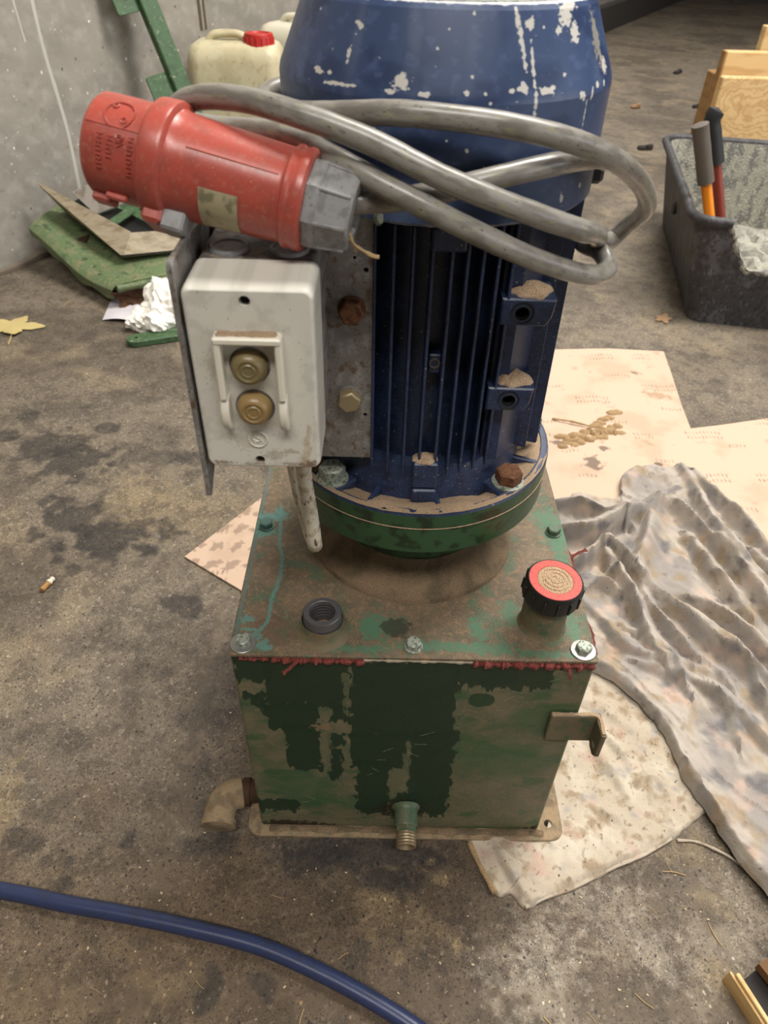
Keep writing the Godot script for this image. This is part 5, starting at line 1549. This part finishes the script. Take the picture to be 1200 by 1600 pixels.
func tub(t: Node3D) -> void:
	# local frame: x to the right along the front wall, z towards the viewer, floor at y = 0
	var L := 0.62
	var Dp := 0.83
	var ht := 0.268
	var n := 12
	var wall := func(y: float, out: float) -> PackedVector2Array:
		var k := y / ht
		return rrect(L + (0.058 * k + out) * 2.0, Dp + (0.012 * k + out) * 2.0, 0.035 + 0.025 * k, n, Vector2(L * 0.5, Dp * 0.5))
	var ys := [0.0, 0.012, 0.05, 0.10, 0.15, 0.20, 0.245, 0.268]
	# front wall is broken: its top follows a jagged line
	var brk := FastNoiseLite.new()
	brk.frequency = 22.0
	var low := func(p: Vector2) -> float:
		if p.y > 0.10:
			return 1.0
		var b := smoothstep(0.015, 0.105, p.x) * (1.0 - smoothstep(0.44, 0.52, p.x))
		return lerpf(1.0, 0.58 + 0.06 * brk.get_noise_2d(p.x, 3.0), b)
	for side in [0, 1]:
		var m := Mb.new()
		var th := 0.0 if side == 0 else -0.009
		var prev: Array = []
		for y in ys:
			var poly: PackedVector2Array = wall.call(y, th)
			var row := []
			var dense := []
			for i in poly.size():
				var q0 := poly[i]
				var q1 := poly[(i + 1) % poly.size()]
				var ns := 40 if q0.distance_to(q1) > 0.3 else 1
				for k in ns:
					dense.append(q0.lerp(q1, float(k) / ns))
			for q in dense:
				var yy := minf(y, ht * low.call(q))
				row.append(Vector3(q.x, maxf(yy, 0.006 if side else 0.0), -q.y))
			if prev:
				for i in row.size():
					var j := (i + 1) % row.size()
					if side == 0:
						m.quad(prev[i], prev[j], row[j], row[i])
					else:
						m.quad(prev[j], prev[i], row[i], row[j])
			prev = row
		var bt: PackedVector2Array = wall.call(0.0, th)
		cap(m, bt, 0.0 if side == 0 else 0.006, side == 1, at(0, 0, 0, UPB))
		put("tub_wall" if side == 0 else "plaster_lining", m, M.rubber if side == 0 else M.plaster, t)
	# rolled rim, missing where the front is broken, and the torn edge
	var rim: PackedVector2Array = wall.call(ht, 0.004)
	var path := []
	var torn := []
	var rim2 := []
	for i in rim.size():
		var q0 := rim[i]
		var q1 := rim[(i + 1) % rim.size()]
		var ns := 40 if q0.distance_to(q1) > 0.3 else 1
		for k in ns:
			rim2.append(q0.lerp(q1, float(k) / ns))
	for i in rim2.size() + 1:
		var q: Vector2 = rim2[i % rim2.size()]
		var k: float = low.call(q)
		if k > 0.93:
			path.append(Vector3(q.x, ht, -q.y))
	var i0 := 0
	var best := 0.0
	for i in path.size():
		var dd: float = path[i].distance_to(path[(i + 1) % path.size()])
		if dd > best and path[i].z > -0.15 and path[(i + 1) % path.size()].z > -0.15:
			best = dd
			i0 = i + 1
	var pp := []
	for i in path.size():
		var q: Vector3 = path[(i0 + i) % path.size()]
		if pp.is_empty() or pp[-1].distance_to(q) > 0.002:
			pp.append(q)
	var m := Mb.new()
	tube(m, pp, 0.0125, 10, 0.02)
	put("rolled_rim", m, M.rubber, t)
	m = Mb.new()
	for k in 26:
		var xx := 0.03 + k * 0.0175
		var q := Vector2(xx, 0.0)
		var yy: float = ht * low.call(q)
		torn.append(Vector3(xx, yy - 0.003, 0.012 * yy / ht - 0.004))
	tube(m, torn, 0.007, 7, 0.006, I, 0.4)
	put("torn_edge", m, M.plaster, t)
	# heap of dried plaster on the bottom
	m = Mb.new()
	heap(m, Vector3(L * 0.5 + 0.02, 0.005, -Dp * 0.5), 0.30, 0.38, 0.07, 9, 20)
	put("plaster_heap", m, M.plaster, t)
	m = Mb.new()
	rbox(m, Vector3(0.018, 0.032, 0.03), 0.006, at(-0.040, 0.165, -0.42))
	put("handle_lug", m, M.rubber, t)


func hammer(called: String, label: String, foot: Vector3, top: Vector3, shaft: Material, grip: Material, share: float, hook: bool) -> void:
	var d := (top - foot)
	# the head rests on the bottom of the tub: go on down the same line
	var low := foot - d.normalized() * (foot.y - 0.05) / maxf(d.normalized().y, 0.2)
	var t := thing(called, label, "hammer", low)
	var a := Vector3.ZERO
	var b := top - low
	var mid := b * (1.0 - (1.0 - share) * d.length() / b.length()) if false else b - d * share
	var m := Mb.new()
	tube(m, [a, a.lerp(mid, 0.5), mid], 0.0135, 14, 0.03)
	put("shaft", m, shaft, t)
	m = Mb.new()
	if hook:
		tube(m, [mid, mid.lerp(b, 0.5), mid.lerp(b, 0.85), b + Vector3(0.012, 0.004, 0)], 0.021, 14, 0.02, I, 0.06)
	else:
		tube(m, [mid, mid.lerp(b, 0.5), b], 0.0205, 14, 0.02, I, 0.03)
	put("grip", m, grip, t)
	m = Mb.new()
	rbox(m, Vector3(0.11, 0.034, 0.034), 0.006, along(a, b, Vector3(0, 0, 1)))
	put("head", m, M.port, t)


func floor_things() -> void:
	# ---- cardboard sheets
	board("cardboard_sheet", "pale cardboard sheet lying furthest back on the right, with a lump of mud on it", [Vector2(0.10, -1.03), Vector2(0.10, -0.50), Vector2(0.33, -0.55), Vector2(0.637, -0.715), Vector2(0.647, -0.813), Vector2(0.663, -0.928), Vector2(0.680, -1.063), Vector2(0.540, -1.072), Vector2(0.382, -1.057)], 0.0005)
	board("cardboard_sheet", "pale stained cardboard sheet lying under the crumpled grey cloth", [Vector2(0.205, -0.60), Vector2(0.205, -0.15), Vector2(0.90, 0.02), Vector2(1.02, -0.78), Vector2(0.828, -0.757), Vector2(0.700, -0.722), Vector2(0.627, -0.705), Vector2(0.490, -0.656), Vector2(0.409, -0.628), Vector2(0.315, -0.615)], 0.0062)
	board("cardboard_sheet", "cardboard corner with tread prints poking out left of the green tank", [Vector2(-0.361, -0.287), Vector2(-0.251, -0.211), Vector2(-0.178, -0.160), Vector2(-0.150, -0.60), Vector2(-0.248, -0.455)], 0.0005)
	# ---- cloths
	rags()
	# ---- hose
	var t := thing("air_hose", "blue rubber hose lying in a curve across the lower left floor", "hose", Vector3(-0.15, 0, 0.30))
	var m := Mb.new()
	var pts := [Vector3(-0.80, 0.0092, 0.235), Vector3(-0.60, 0.0092, 0.236)]
	for q in [[-0.4462, 0.2519], [-0.3710, 0.2639], [-0.2978, 0.2744], [-0.2255, 0.2866], [-0.1543, 0.3015], [-0.0982, 0.3204], [-0.0439, 0.3431], [0.0079, 0.3690], [0.06, 0.402], [0.11, 0.45], [0.14, 0.53]]:
		pts.append(Vector3(q[0], 0.0092, q[1]))
	for k in pts.size():
		pts[k] -= Vector3(-0.15, 0, 0.30)
	tube(m, pts, 0.0088, 16, 0.008)
	put("hose", m, M.hose, t)
	# ---- flat green bar, papers
	t = thing("flat_bar", "short green flat bar with a rounded drilled end, on the floor by the tissue", "bar", Vector3(-0.60, 0.0, -1.06))
	m = Mb.new()
	var fb := PackedVector2Array()
	for k in 9:
		fb.append(Vector2(-0.052, 0) + Vector2.from_angle(PI / 2 + PI * k / 8.0) * 0.022)
	fb.append_array([Vector2(0.20, -0.030), Vector2(0.20, 0.040)])
	prism(m, fb, 0.016, 0.002, at(0, 0.001, 0, Basis(Vector3.UP, 0.42) * UPB), [ring(Vector2(-0.05, 0), 0.005, 12)])
	put("bar", m, M.green_bar, t)
	t = thing("paper_sheet", "greyish sheet of paper half under the torn green sheet", "paper", Vector3(-0.72, 0, -1.22))
	var g := []
	for i in 9:
		var row := []
		for j in 9:
			var u := i / 8.0
			var v := j / 8.0
			var p := Vector2(-0.769, -1.160).lerp(Vector2(-0.672, -1.147), u).lerp(Vector2(-0.787, -1.333).lerp(Vector2(-0.690, -1.29), u), v)
			row.append(Vector3(p.x + 0.72, 0.003 + 0.002 * sin(u * 6.0 + v * 4.0) * v + 0.008 * absf(sin(u * 3.1)) * (1.0 - v * 0.8), p.y + 1.22))
		g.append(row)
	m = Mb.new()
	sheet(m, g, 0.001)
	put("sheet", m, M.paper, t)
	t = thing("tissue", "crumpled white tissue lying beside the grey paper", "tissue", Vector3(-0.62, 0.0, -1.17))
	var f := FastNoiseLite.new()
	f.frequency = 11.0
	f.fractal_octaves = 3
	f.seed = 3
	m = Mb.new()
	for lump in [[Vector3(0.025, 0.040, -0.01), 0.058, 0.052], [Vector3(-0.028, 0.020, 0.035), 0.040, 0.024], [Vector3(0.012, 0.022, 0.058), 0.038, 0.03]]:
		var lc: Vector3 = lump[0]
		var rows := []
		for i in 19:
			var row := []
			for j in 37:
				var th := PI * i / 18.0
				var ph := TAU * j / 36.0
				var q := Vector3(sin(th) * cos(ph), cos(th), sin(th) * sin(ph))
				var k := 1.0 + 0.5 * f.get_noise_3dv(q * 0.10 + lc) + 0.45 * absf(f.get_noise_3dv(q * 0.16 + lc * 3.0))
				var p := lc + Vector3(q.x * lump[1] * k, q.y * lump[2] * k, q.z * lump[1] * k)
				p.y = maxf(p.y, 0.0015)
				row.append(p)
			rows.append(row)
		for i in 18:
			for j in 36:
				m.quad(rows[i][j + 1], rows[i][j], rows[i + 1][j], rows[i + 1][j + 1])
	put("wad", m, M.tissue, t, "", 25.0)
	# ---- leaves
	t = thing("leaf", "yellow lobed leaf with its stalk lying near the left wall", "leaf", Vector3(-0.985, 0, -1.11))
	leaf(t, 0.085, M.leaf, Vector3(0.030, 0.003, 0.095), 4)
	t = thing("leaf", "small dry brown leaf lying in front of the black tub", "leaf", Vector3(0.735, 0, -1.255), 1.0)
	leaf(t, 0.035, M.leaf_brown, Vector3(-0.05, 0.003, -0.01), 9)
	# ---- cigarette end
	t = thing("cigarette_butt", "tan cigarette end lying on the floor at the left edge of the picture", "cigarette butt", Vector3(-0.5667, 0, -0.2166))
	m = Mb.new()
	tube(m, [Vector3(-0.003, 0.0045, 0.014), Vector3(0.002, 0.0045, -0.002)], 0.0043, 12, 0.004, I, 0.05)
	put("filter", m, M.butt_tan, t)
	m = Mb.new()
	tube(m, [Vector3(0.002, 0.0045, -0.002), Vector3(0.006, 0.0052, -0.012)], 0.0047, 10, 0.002, I, 0.25)
	put("paper_end", m, M.butt_white, t)
	# ---- lump of dried mud on the cardboard
	t = thing("mud_lump", "pale lump of dried mud lying on the back cardboard sheet", "mud", Vector3(0.400, 0.0045, -0.680))
	m = Mb.new()
	var cl := FastNoiseLite.new()
	cl.seed = 4
	for k in 34:
		var a := k / 33.0
		heap(m, Vector3(-0.055 + 0.13 * a + 0.012 * sin(k * 2.1), 0.0, 0.030 - 0.055 * a + 0.016 * cos(k * 1.7)), 0.012 - 0.003 * a + 0.004 * sin(k * 3.1), 0.008, 0.006 + 0.003 * sin(k * 1.3), k, 5)
	for k in 6:
		heap(m, Vector3(0.030 + 0.012 * k, 0.0, -0.035 - 0.012 * k + 0.008 * sin(k * 3.0)), 0.014, 0.008, 0.006, k + 30, 6)
	tube(m, [Vector3(-0.06, 0.003, -0.055), Vector3(-0.02, 0.006, -0.04), Vector3(0.02, 0.004, -0.025)], 0.0022, 6, 0.006, I, 0.4)
	put("mud", m, M.mud, t)
	# ---- wooden crate corner, bottom right
	t = thing("wooden_crate", "corner of a dark wooden crate with a pale splintered edge at the lower right corner", "crate", Vector3(0.392, 0, 0.345))
	m = Mb.new()
	slab(m, [Vector3(-0.040, 0.014, -0.016), Vector3(-0.016, 0.014, 0.060), Vector3(0.06, 0.014, 0.060), Vector3(0.05, 0.014, -0.045), Vector3(-0.008, 0.014, -0.034)], 0.013)
	put("bottom_board", m, M.bark, t)
	m = Mb.new()
	rbox(m, Vector3(0.0046, 0.0285, 0.085), 0.0008, at(-0.0330, 0.0148, 0.0205, Basis(Vector3.UP, 0.358)))
	rbox(m, Vector3(0.0026, 0.0240, 0.090), 0.0006, at(-0.0368, 0.0122, 0.0200, Basis(Vector3.UP, 0.358)))
	put("splintered_edge", m, M.wood, t, "pale splintered edge")
	m = Mb.new()
	slab(m, [Vector3(-0.0250, 0.034, -0.0265), Vector3(0.010, 0.034, 0.040), Vector3(0.07, 0.034, 0.03), Vector3(0.05, 0.034, -0.065)], 0.012)
	put("top_board", m, M.wood_old, t)


func leaf(t: Node3D, r: float, mt: Material, stalk: Vector3, sd: int) -> void:
	var m := Mb.new()
	var n := 60
	var pr := []
	for k in n:
		var a := TAU * k / n
		var rr := r * (0.70 + 0.20 * cos(a * 5.0 + 0.4) + 0.06 * cos(a * 3.0) + 0.05 * cos(a * 15.0 + 1.0))
		var p := Vector3(cos(a) * rr, 0, sin(a) * rr * 0.75)
		p.y = 0.003 + 0.004 * (1.0 + sin(a * 3.0 + sd)) * (rr / r) * r / 0.1
		pr.append(p)
	var c := Vector3(0, 0.004, 0)
	for k in n:
		var a: Vector3 = pr[k]
		var b: Vector3 = pr[(k + 1) % n]
		var am := a * 0.5 + Vector3(0, 0.003, 0)
		var bm := b * 0.5 + Vector3(0, 0.003, 0)
		for dy in [0.0, -0.0008]:
			var q := Vector3(0, dy, 0)
			if dy == 0.0:
				m.tri(c, bm, am); m.quad(am, bm, b, a)
			else:
				m.tri(c + q, am + q, bm + q); m.quad(am + q, a + q, b + q, bm + q)
	put("blade", m, mt, t)
	m = Mb.new()
	tube(m, [Vector3(0, 0.005, 0), stalk * 0.5 + Vector3(0.004, 0.003, 0), stalk], 0.0012 if r > 0.05 else 0.0008, 6, 0.01)
	put("stalk", m, mt, t)


func board(called: String, label: String, pts: Array, y: float) -> void:
	var c := Vector2.ZERO
	for p in pts:
		c += p / pts.size()
	var t := thing(called, label, "cardboard", Vector3(c.x, 0, c.y))
	var poly := PackedVector2Array()
	for p in pts:
		poly.append(Vector2(p.x - c.x, -(p.y - c.y)))
	var m := Mb.new()
	prism(m, poly, 0.0034, 0.0003, at(0, y, 0, UPB))
	plan(m, func(p: Vector3) -> Vector2: return Vector2(p.x + c.x + 0.4, p.z + c.y + 1.2) * 0.8)
	put("liner", m, M.card, t)
	m = Mb.new()      # the corrugated middle, a little shy of the edge
	prism(m, inset(ccw(poly), 0.0006), 0.0016, 0.0, at(0, y + 0.0009, 0, UPB))
	put("corrugation", m, M.card_edge, t)


func pick(p: Array, n: int) -> Array:
	var d := PackedVector3Array()
	var q := []
	for v in p:
		q.append(Vector3(v.x, 0, v.y))
	d = smooth_path(q, 0.004)
	var l := [0.0]
	for i in range(1, d.size()):
		l.append(l[-1] + d[i].distance_to(d[i - 1]))
	var r := []
	var k := 0
	for i in n:
		var s: float = l[-1] * i / (n - 1)
		while k < d.size() - 2 and l[k + 1] < s:
			k += 1
		var f: float = (s - l[k]) / maxf(1e-6, l[k + 1] - l[k])
		r.append(d[k].lerp(d[k + 1], clampf(f, 0, 1)))
	return r


# fold: [points, height, width]; steep on the lower left side, soft on the other
func folds(list: Array, gain := 1.0) -> Array:
	var r := []
	for f in list:
		var p := pick(f[0], maxi(4, f[0].size() * 2))
		var lo := Vector2(1e9, 1e9)
		var hi := -lo
		for v in p:
			lo = lo.min(Vector2(v.x, v.z))
			hi = hi.max(Vector2(v.x, v.z))
		var w: float = f[2] * 3.2
		r.append([p, f[1] * gain, f[2] * 0.80, lo - Vector2(w, w), hi + Vector2(w, w), f[3] if f.size() > 3 else 0.42])
	return r


func fold_height(fs: Array, x: float, z: float) -> float:
	var s := 0.0
	var neg := 0.0
	for f in fs:
		if x < f[3].x or z < f[3].y or x > f[4].x or z > f[4].y:
			continue
		var best := 1e9
		var side := 0.0
		var tt := 0.0
		var p: Array = f[0]
		for i in p.size() - 1:
			var a: Vector3 = p[i]
			var b: Vector3 = p[i + 1]
			var dx := b.x - a.x
			var dz := b.z - a.z
			var k := clampf(((x - a.x) * dx + (z - a.z) * dz) / (dx * dx + dz * dz), 0.0, 1.0)
			var ex := x - a.x - dx * k
			var ez := z - a.z - dz * k
			var d := ex * ex + ez * ez
			if d < best:
				best = d
				side = dx * (z - a.z) - dz * (x - a.x)
				tt = (i + k) / (p.size() - 1)
		var w: float = f[2] * (f[5] if side > 0.0 else 1.35)
		var v: float = f[1] * exp(-best / (w * w)) * (0.55 + 0.45 * sin(PI * clampf(tt, 0.06, 0.94)))
		if v > 0.0:
			s += v * v
		else:
			neg += v
	return sqrt(s) + neg


func cloth(A: Array, B: Array, nu: int, nv: int, fs: Array, base: float, noise: float, sd: int, o: Vector3, ea: float, eb: float, wrinkle := 0.0) -> Mb:
	var pa := pick(A, nv)
	var pb := pick(B, nv)
	var f1 := FastNoiseLite.new()
	f1.seed = sd
	f1.frequency = 9.0
	f1.fractal_octaves = 4
	var f2 := FastNoiseLite.new()
	f2.seed = sd + 1
	f2.frequency = 45.0
	f2.fractal_octaves = 2
	var f3 := FastNoiseLite.new()
	f3.seed = sd + 2
	f3.frequency = 1.0
	f3.fractal_octaves = 2
	var g := []
	for i in nu:
		var row := []
		var u := float(i) / (nu - 1)
		u = lerpf(u, u * u * (3.0 - 2.0 * u), 0.55)
		for j in nv:
			var p: Vector3 = pa[j].lerp(pb[j], u)
			p.x += 0.0022 * f2.get_noise_2d(p.x + 3.0, p.z)
			p.z += 0.0022 * f2.get_noise_2d(p.x, p.z + 5.0)
			var wid: float = pa[j].distance_to(pb[j])
			var da := u * wid
			var db := (1.0 - u) * wid
			var h := base + fold_height(fs, p.x, p.z) + noise * (0.7 * f1.get_noise_2d(p.x, p.z) + 0.25 * f2.get_noise_2d(p.x, p.z) + 0.35)
			var along_fold := p.x * 0.55 + p.z * 0.83
			var across := p.x * 0.83 - p.z * 0.55 + 0.012 * f1.get_noise_2d(p.x * 1.3, p.z * 1.3)
			var rg := 1.0 - absf(f3.get_noise_2d(along_fold * 5.0, across * 22.0)) * 2.2
			h += wrinkle * maxf(rg, 0.0) * maxf(rg, 0.0)
			h *= smoothstep(-ea * 0.6, ea, da) * smoothstep(-eb * 0.6, eb, db)
			if i == 0 or i == nu - 1 or j == 0 or j == nv - 1:
				h = 0.0
			row.append(Vector3(p.x - o.x, maxf(h, 0.0 if i == 0 or j == 0 or i == nu - 1 or j == nv - 1 else 0.0012), p.z - o.z))
		g.append(row)
	var m := Mb.new()
	for i in nu - 1:
		for j in nv - 1:
			m.quad(g[i][j], g[i][j + 1], g[i + 1][j + 1], g[i + 1][j])
	if (m.v[1] - m.v[0]).cross(m.v[2] - m.v[0]).y < 0.0:
		for i in range(0, m.v.size(), 3):
			var w := m.v[i + 1]
			m.v[i + 1] = m.v[i + 2]
			m.v[i + 2] = w
	return m


func V(x: float, y: float) -> Vector2:
	return Vector2(x, y)


func rags() -> void:
	# the flat pale cloth half under the tank
	var o := Vector3(0.23, 0.0005, 0.12)
	var t := thing("cloth", "flat pale dirty cloth spread under the right corner of the green tank", "cloth", o)
	var fl := folds([
		[[V(0.11, 0.175), V(0.122, 0.21), V(0.14, 0.245)], 0.010, 0.014], [[V(0.255, 0.06), V(0.275, 0.095), V(0.285, 0.13)], 0.008, 0.010], [[V(0.27, 0.03), V(0.30, 0.08), V(0.302, 0.10)], 0.007, 0.010],
		[[V(0.30, 0.11), V(0.325, 0.10), V(0.335, 0.12)], 0.008, 0.009], [[V(0.325, 0.10), V(0.315, 0.13)], 0.005, 0.006], [[V(0.17, 0.235), V(0.25, 0.205), V(0.33, 0.165)], 0.004, 0.012], [[V(0.23, -0.03), V(0.28, 0.0), V(0.31, 0.03)], 0.006, 0.018],
		[[V(0.23, 0.14), V(0.26, 0.15), V(0.28, 0.17)], 0.004, 0.010]])
	var m := cloth([V(0.082, 0.186), V(0.094, 0.216), V(0.110, 0.245), V(0.126, 0.243), V(0.140, 0.258), V(0.169, 0.246), V(0.201, 0.235), V(0.250, 0.213), V(0.291, 0.197), V(0.328, 0.178), V(0.352, 0.162), V(0.378, 0.145), V(0.40, 0.14)],
		[V(0.078, 0.180), V(0.12, 0.180), V(0.17, 0.182), V(0.204, 0.178), V(0.206, 0.10), V(0.206, -0.04), V(0.206, -0.13), V(0.27, -0.10), V(0.33, -0.04), V(0.37, 0.05), V(0.40, 0.11)], 80, 120, fl, 0.0036, 0.0045, 11, o, 0.006, 0.004, 0.0018)
	put("fabric", m, M.rag_pale, t, "", 80.0)
	m = Mb.new()
	var hem := []
	for p in pick([V(0.140, 0.2565), V(0.169, 0.2445), V(0.201, 0.2335), V(0.250, 0.2115), V(0.291, 0.1955), V(0.328, 0.1765)], 30):
		hem.append(Vector3(p.x, 0.0026, p.z) - o)
	tube(m, hem, 0.0024, 7, 0.008, I, 0.15)
	tube(m, [Vector3(0.335, 0.002, 0.178) - o, Vector3(0.36, 0.002, 0.180) - o, Vector3(0.39, 0.003, 0.196) - o, Vector3(0.405, 0.002, 0.21) - o], 0.0016, 6, 0.006, I, 0.3)
	put("hem", m, M.rag_pale, t)
	m = Mb.new()
	tube(m, [Vector3(0.0835, 0.0035, 0.187) - o, Vector3(0.0935, 0.0035, 0.2135) - o, Vector3(0.1075, 0.0035, 0.2425) - o], 0.0034, 8, 0.008, I, 0.2)
	put("hem", m, M.mud, t, "brown soiled left hem")
	# the crumpled grey cloth over it
	o = Vector3(0.42, 0.0102, -0.15)
	t = thing("cloth", "crumpled grey cloth heaped in long folds over the cardboard at the right", "cloth", o)
	fl = folds([
		[[V(0.205, -0.105), V(0.263, -0.078), V(0.306, -0.052), V(0.335, -0.012), V(0.357, 0.040), V(0.366, 0.095), V(0.380, 0.137), V(0.393, 0.172), V(0.409, 0.209), V(0.44, 0.27)], 0.011, 0.022, 0.5],
		[[V(0.383, -0.249), V(0.421, -0.180), V(0.466, -0.105), V(0.502, -0.049), V(0.55, 0.03)], 0.030, 0.021],
		[[V(0.335, -0.300), V(0.347, -0.277), V(0.355, -0.233), V(0.363, -0.172), V(0.368, -0.108), V(0.378, -0.07)], 0.034, 0.018],
		[[V(0.545, -0.53), V(0.552, -0.490), V(0.549, -0.398), V(0.554, -0.299), V(0.575, -0.240), V(0.61, -0.17)], 0.030, 0.020],
		[[V(0.466, -0.413), V(0.504, -0.423), V(0.526, -0.363), V(0.549, -0.284), V(0.565, -0.211), V(0.59, -0.10)], 0.036, 0.022],
		[[V(0.265, -0.338), V(0.326, -0.331), V(0.377, -0.358), V(0.423, -0.385), V(0.464, -0.408)], 0.044, 0.024, 0.36],
		[[V(0.270, -0.420), V(0.340, -0.400), V(0.376, -0.378), V(0.400, -0.362)], 0.030, 0.017],
		[[V(0.268, -0.253), V(0.313, -0.269), V(0.346, -0.300), V(0.372, -0.275), V(0.392, -0.236)], 0.036, 0.016],
		[[V(0.566, -0.507), V(0.591, -0.436), V(0.612, -0.349), V(0.64, -0.26)], 0.030, 0.020],
		[[V(0.350, -0.067), V(0.400, -0.046), V(0.437, -0.020), V(0.453, 0.011), V(0.447, 0.055)], 0.016, 0.018],
		[[V(0.419, -0.173), V(0.457, -0.136), V(0.487, -0.082), V(0.501, -0.021), V(0.51, 0.05)], 0.022, 0.016],
		[[V(0.461, -0.195), V(0.496, -0.162), V(0.527, -0.113), V(0.56, -0.05)], 0.026, 0.016],
		[[V(0.290, -0.185), V(0.306, -0.163), V(0.324, -0.113), V(0.354, -0.079), V(0.405, -0.063), V(0.456, -0.047)], 0.016, 0.016],
		[[V(0.339, -0.134), V(0.385, -0.101), V(0.399, -0.060), V(0.405, -0.019)], 0.016, 0.013],
		[[V(0.444, -0.015), V(0.465, 0.026), V(0.50, 0.09)], 0.018, 0.016],
		[[V(0.462, -0.425), V(0.425, -0.330), V(0.392, -0.265)], 0.030, 0.022],
		[[V(0.389, -0.213), V(0.388, -0.172), V(0.412, -0.116), V(0.432, -0.075)], 0.024, 0.013],
		[[V(0.50, -0.34), V(0.515, -0.25), V(0.54, -0.16)], 0.026, 0.018],
		[[V(0.60, -0.30), V(0.62, -0.20), V(0.67, -0.10)], 0.026, 0.020],
		[[V(0.420, -0.10), V(0.45, -0.06), V(0.475, 0.0)], 0.012, 0.010],
		[[V(0.30, -0.21), V(0.33, -0.225), V(0.35, -0.20)], 0.022, 0.012],
		[[V(0.295, -0.300), V(0.320, -0.305), V(0.345, -0.325)], -0.026, 0.012, 1.0],
		[[V(0.345, -0.262), V(0.372, -0.252), V(0.378, -0.225)], -0.020, 0.008, 1.0],
		[[V(0.525, -0.44), V(0.528, -0.39), V(0.54, -0.33)], -0.020, 0.010, 1.0],
		[[V(0.415, -0.23), V(0.46, -0.17), V(0.50, -0.11)], -0.014, 0.009, 1.0],
		[[V(0.475, -0.17), V(0.51, -0.12), V(0.54, -0.06)], -0.016, 0.009, 1.0],
		[[V(0.40, -0.44), V(0.425, -0.50), V(0.50, -0.525), V(0.54, -0.50), V(0.52, -0.44)], 0.014, 0.030, 0.9]], 1.25)
	m = cloth([V(0.200, -0.118), V(0.263, -0.073), V(0.308, -0.044), V(0.338, -0.002), V(0.358, 0.047), V(0.363, 0.102), V(0.375, 0.140), V(0.386, 0.175), V(0.399, 0.212), V(0.416, 0.243), V(0.46, 0.33)],
		[V(0.200, -0.41), V(0.25, -0.428), V(0.310, -0.442), V(0.342, -0.475), V(0.407, -0.450), V(0.438, -0.525), V(0.490, -0.556), V(0.562, -0.545), V(0.590, -0.490), V(0.615, -0.390), V(0.648, -0.313), V(0.71, -0.2), V(0.79, -0.05)], 170, 230, fl, 0.004, 0.0070, 23, o, 0.010, 0.016, 0.0045)
	put("fabric", m, M.rag, t, "", 80.0)


func bits() -> void:
	# dark chips on the floor at the back, each a thing
	var places := [[1.36, -3.95, 0.05, 0.4], [1.17, -3.05, 0.055, 0.1], [1.30, -2.78, 0.05, -0.3], [1.72, -4.0, 0.04, 0.2], [1.95, -5.1, 0.07, 0.9], [1.70, -3.35, 0.03, 0.5]]
	var names := ["dark bark chip on the far floor, nearest the motor cowl", "flat dark bark chip, left of a pair on the far floor", "darkest bark chip on the far floor, right of a pair", "bark chip on the far floor, in the upper middle of its scatter", "large bark chip farthest back on the dark floor", "round bark crumb on the far floor above the pair of chips"]
	for k in places.size():
		var s: Array = places[k]
		var t := thing("bark_chip", names[k], "wood chip", Vector3(s[0], 0, s[1]), s[3])
		var m := Mb.new()
		rbox(m, Vector3(s[2] * 1.3, 0.018, s[2] * 0.5), 0.006, at(0, 0.009, 0))
		rbox(m, Vector3(s[2] * 0.7, 0.012, s[2] * 0.35), 0.004, at(s[2] * 0.3, 0.018, 0.004, Basis(Vector3.UP, 0.4)))
		put("chip", m, M.leaf_brown if k == 0 else M.bark, t)
	# grit, splinters and straw that nobody could count
	var g := Mb.new()
	rbox(g, Vector3(0.006, 0.0022, 0.0035), 0.0008, at(0, 0.0012, 0))
	scatter("floor_grit", "pale grit and tiny wood chips strewn over the concrete floor", "grit", mesh_of(g), M.chip, 620, 17, 0.15, 0.55)
	g = Mb.new()
	tube(g, [Vector3(-0.012, 0.0008, 0), Vector3(0.0, 0.0012, 0.0015), Vector3(0.012, 0.0008, 0)], 0.0006, 5, 0.01)
	scatter("straw_bits", "thin pale splinters and straw bits strewn over the concrete floor", "straw", mesh_of(g), M.fibre, 90, 29, 0.5, 1.3)


func scatter(called: String, label: String, cat: String, me: Mesh, mt: Material, n: int, sd: int, s0: float, s1: float) -> void:
	var r := RandomNumberGenerator.new()
	r.seed = sd
	var mm := MultiMesh.new()
	mm.transform_format = MultiMesh.TRANSFORM_3D
	mm.mesh = me
	mm.instance_count = n
	for i in n:
		var p := Vector3.ZERO
		while true:
			var dd := pow(r.randf(), 1.7)
			p = Vector3(lerpf(-1.0, 1.0, r.randf()) * (0.55 + 1.2 * dd), 0, 0.42 - 2.7 * dd)
			if absf(p.x) < 0.205 and p.z < 0.19 and p.z > -0.2:
				continue
			if p.x > 0.08 and p.x < 0.95 and p.z > -1.12 and p.z < 0.26 - 0.3 * maxf(0.0, p.x - 0.14):
				continue
			if p.x < -1.1 - (p.z + 1.449) * 0.5266 + 0.06:
				continue
			break
		mm.set_instance_transform(i, Transform3D(Basis(Vector3.UP, r.randf() * TAU).scaled(Vector3.ONE * lerpf(s0, s1, pow(r.randf(), 2.0))), p))
	var o := MultiMeshInstance3D.new()
	o.multimesh = mm
	o.material_override = mt
	o.name = called
	add_child(o)
	tag(o, label, cat, "", "stuff")
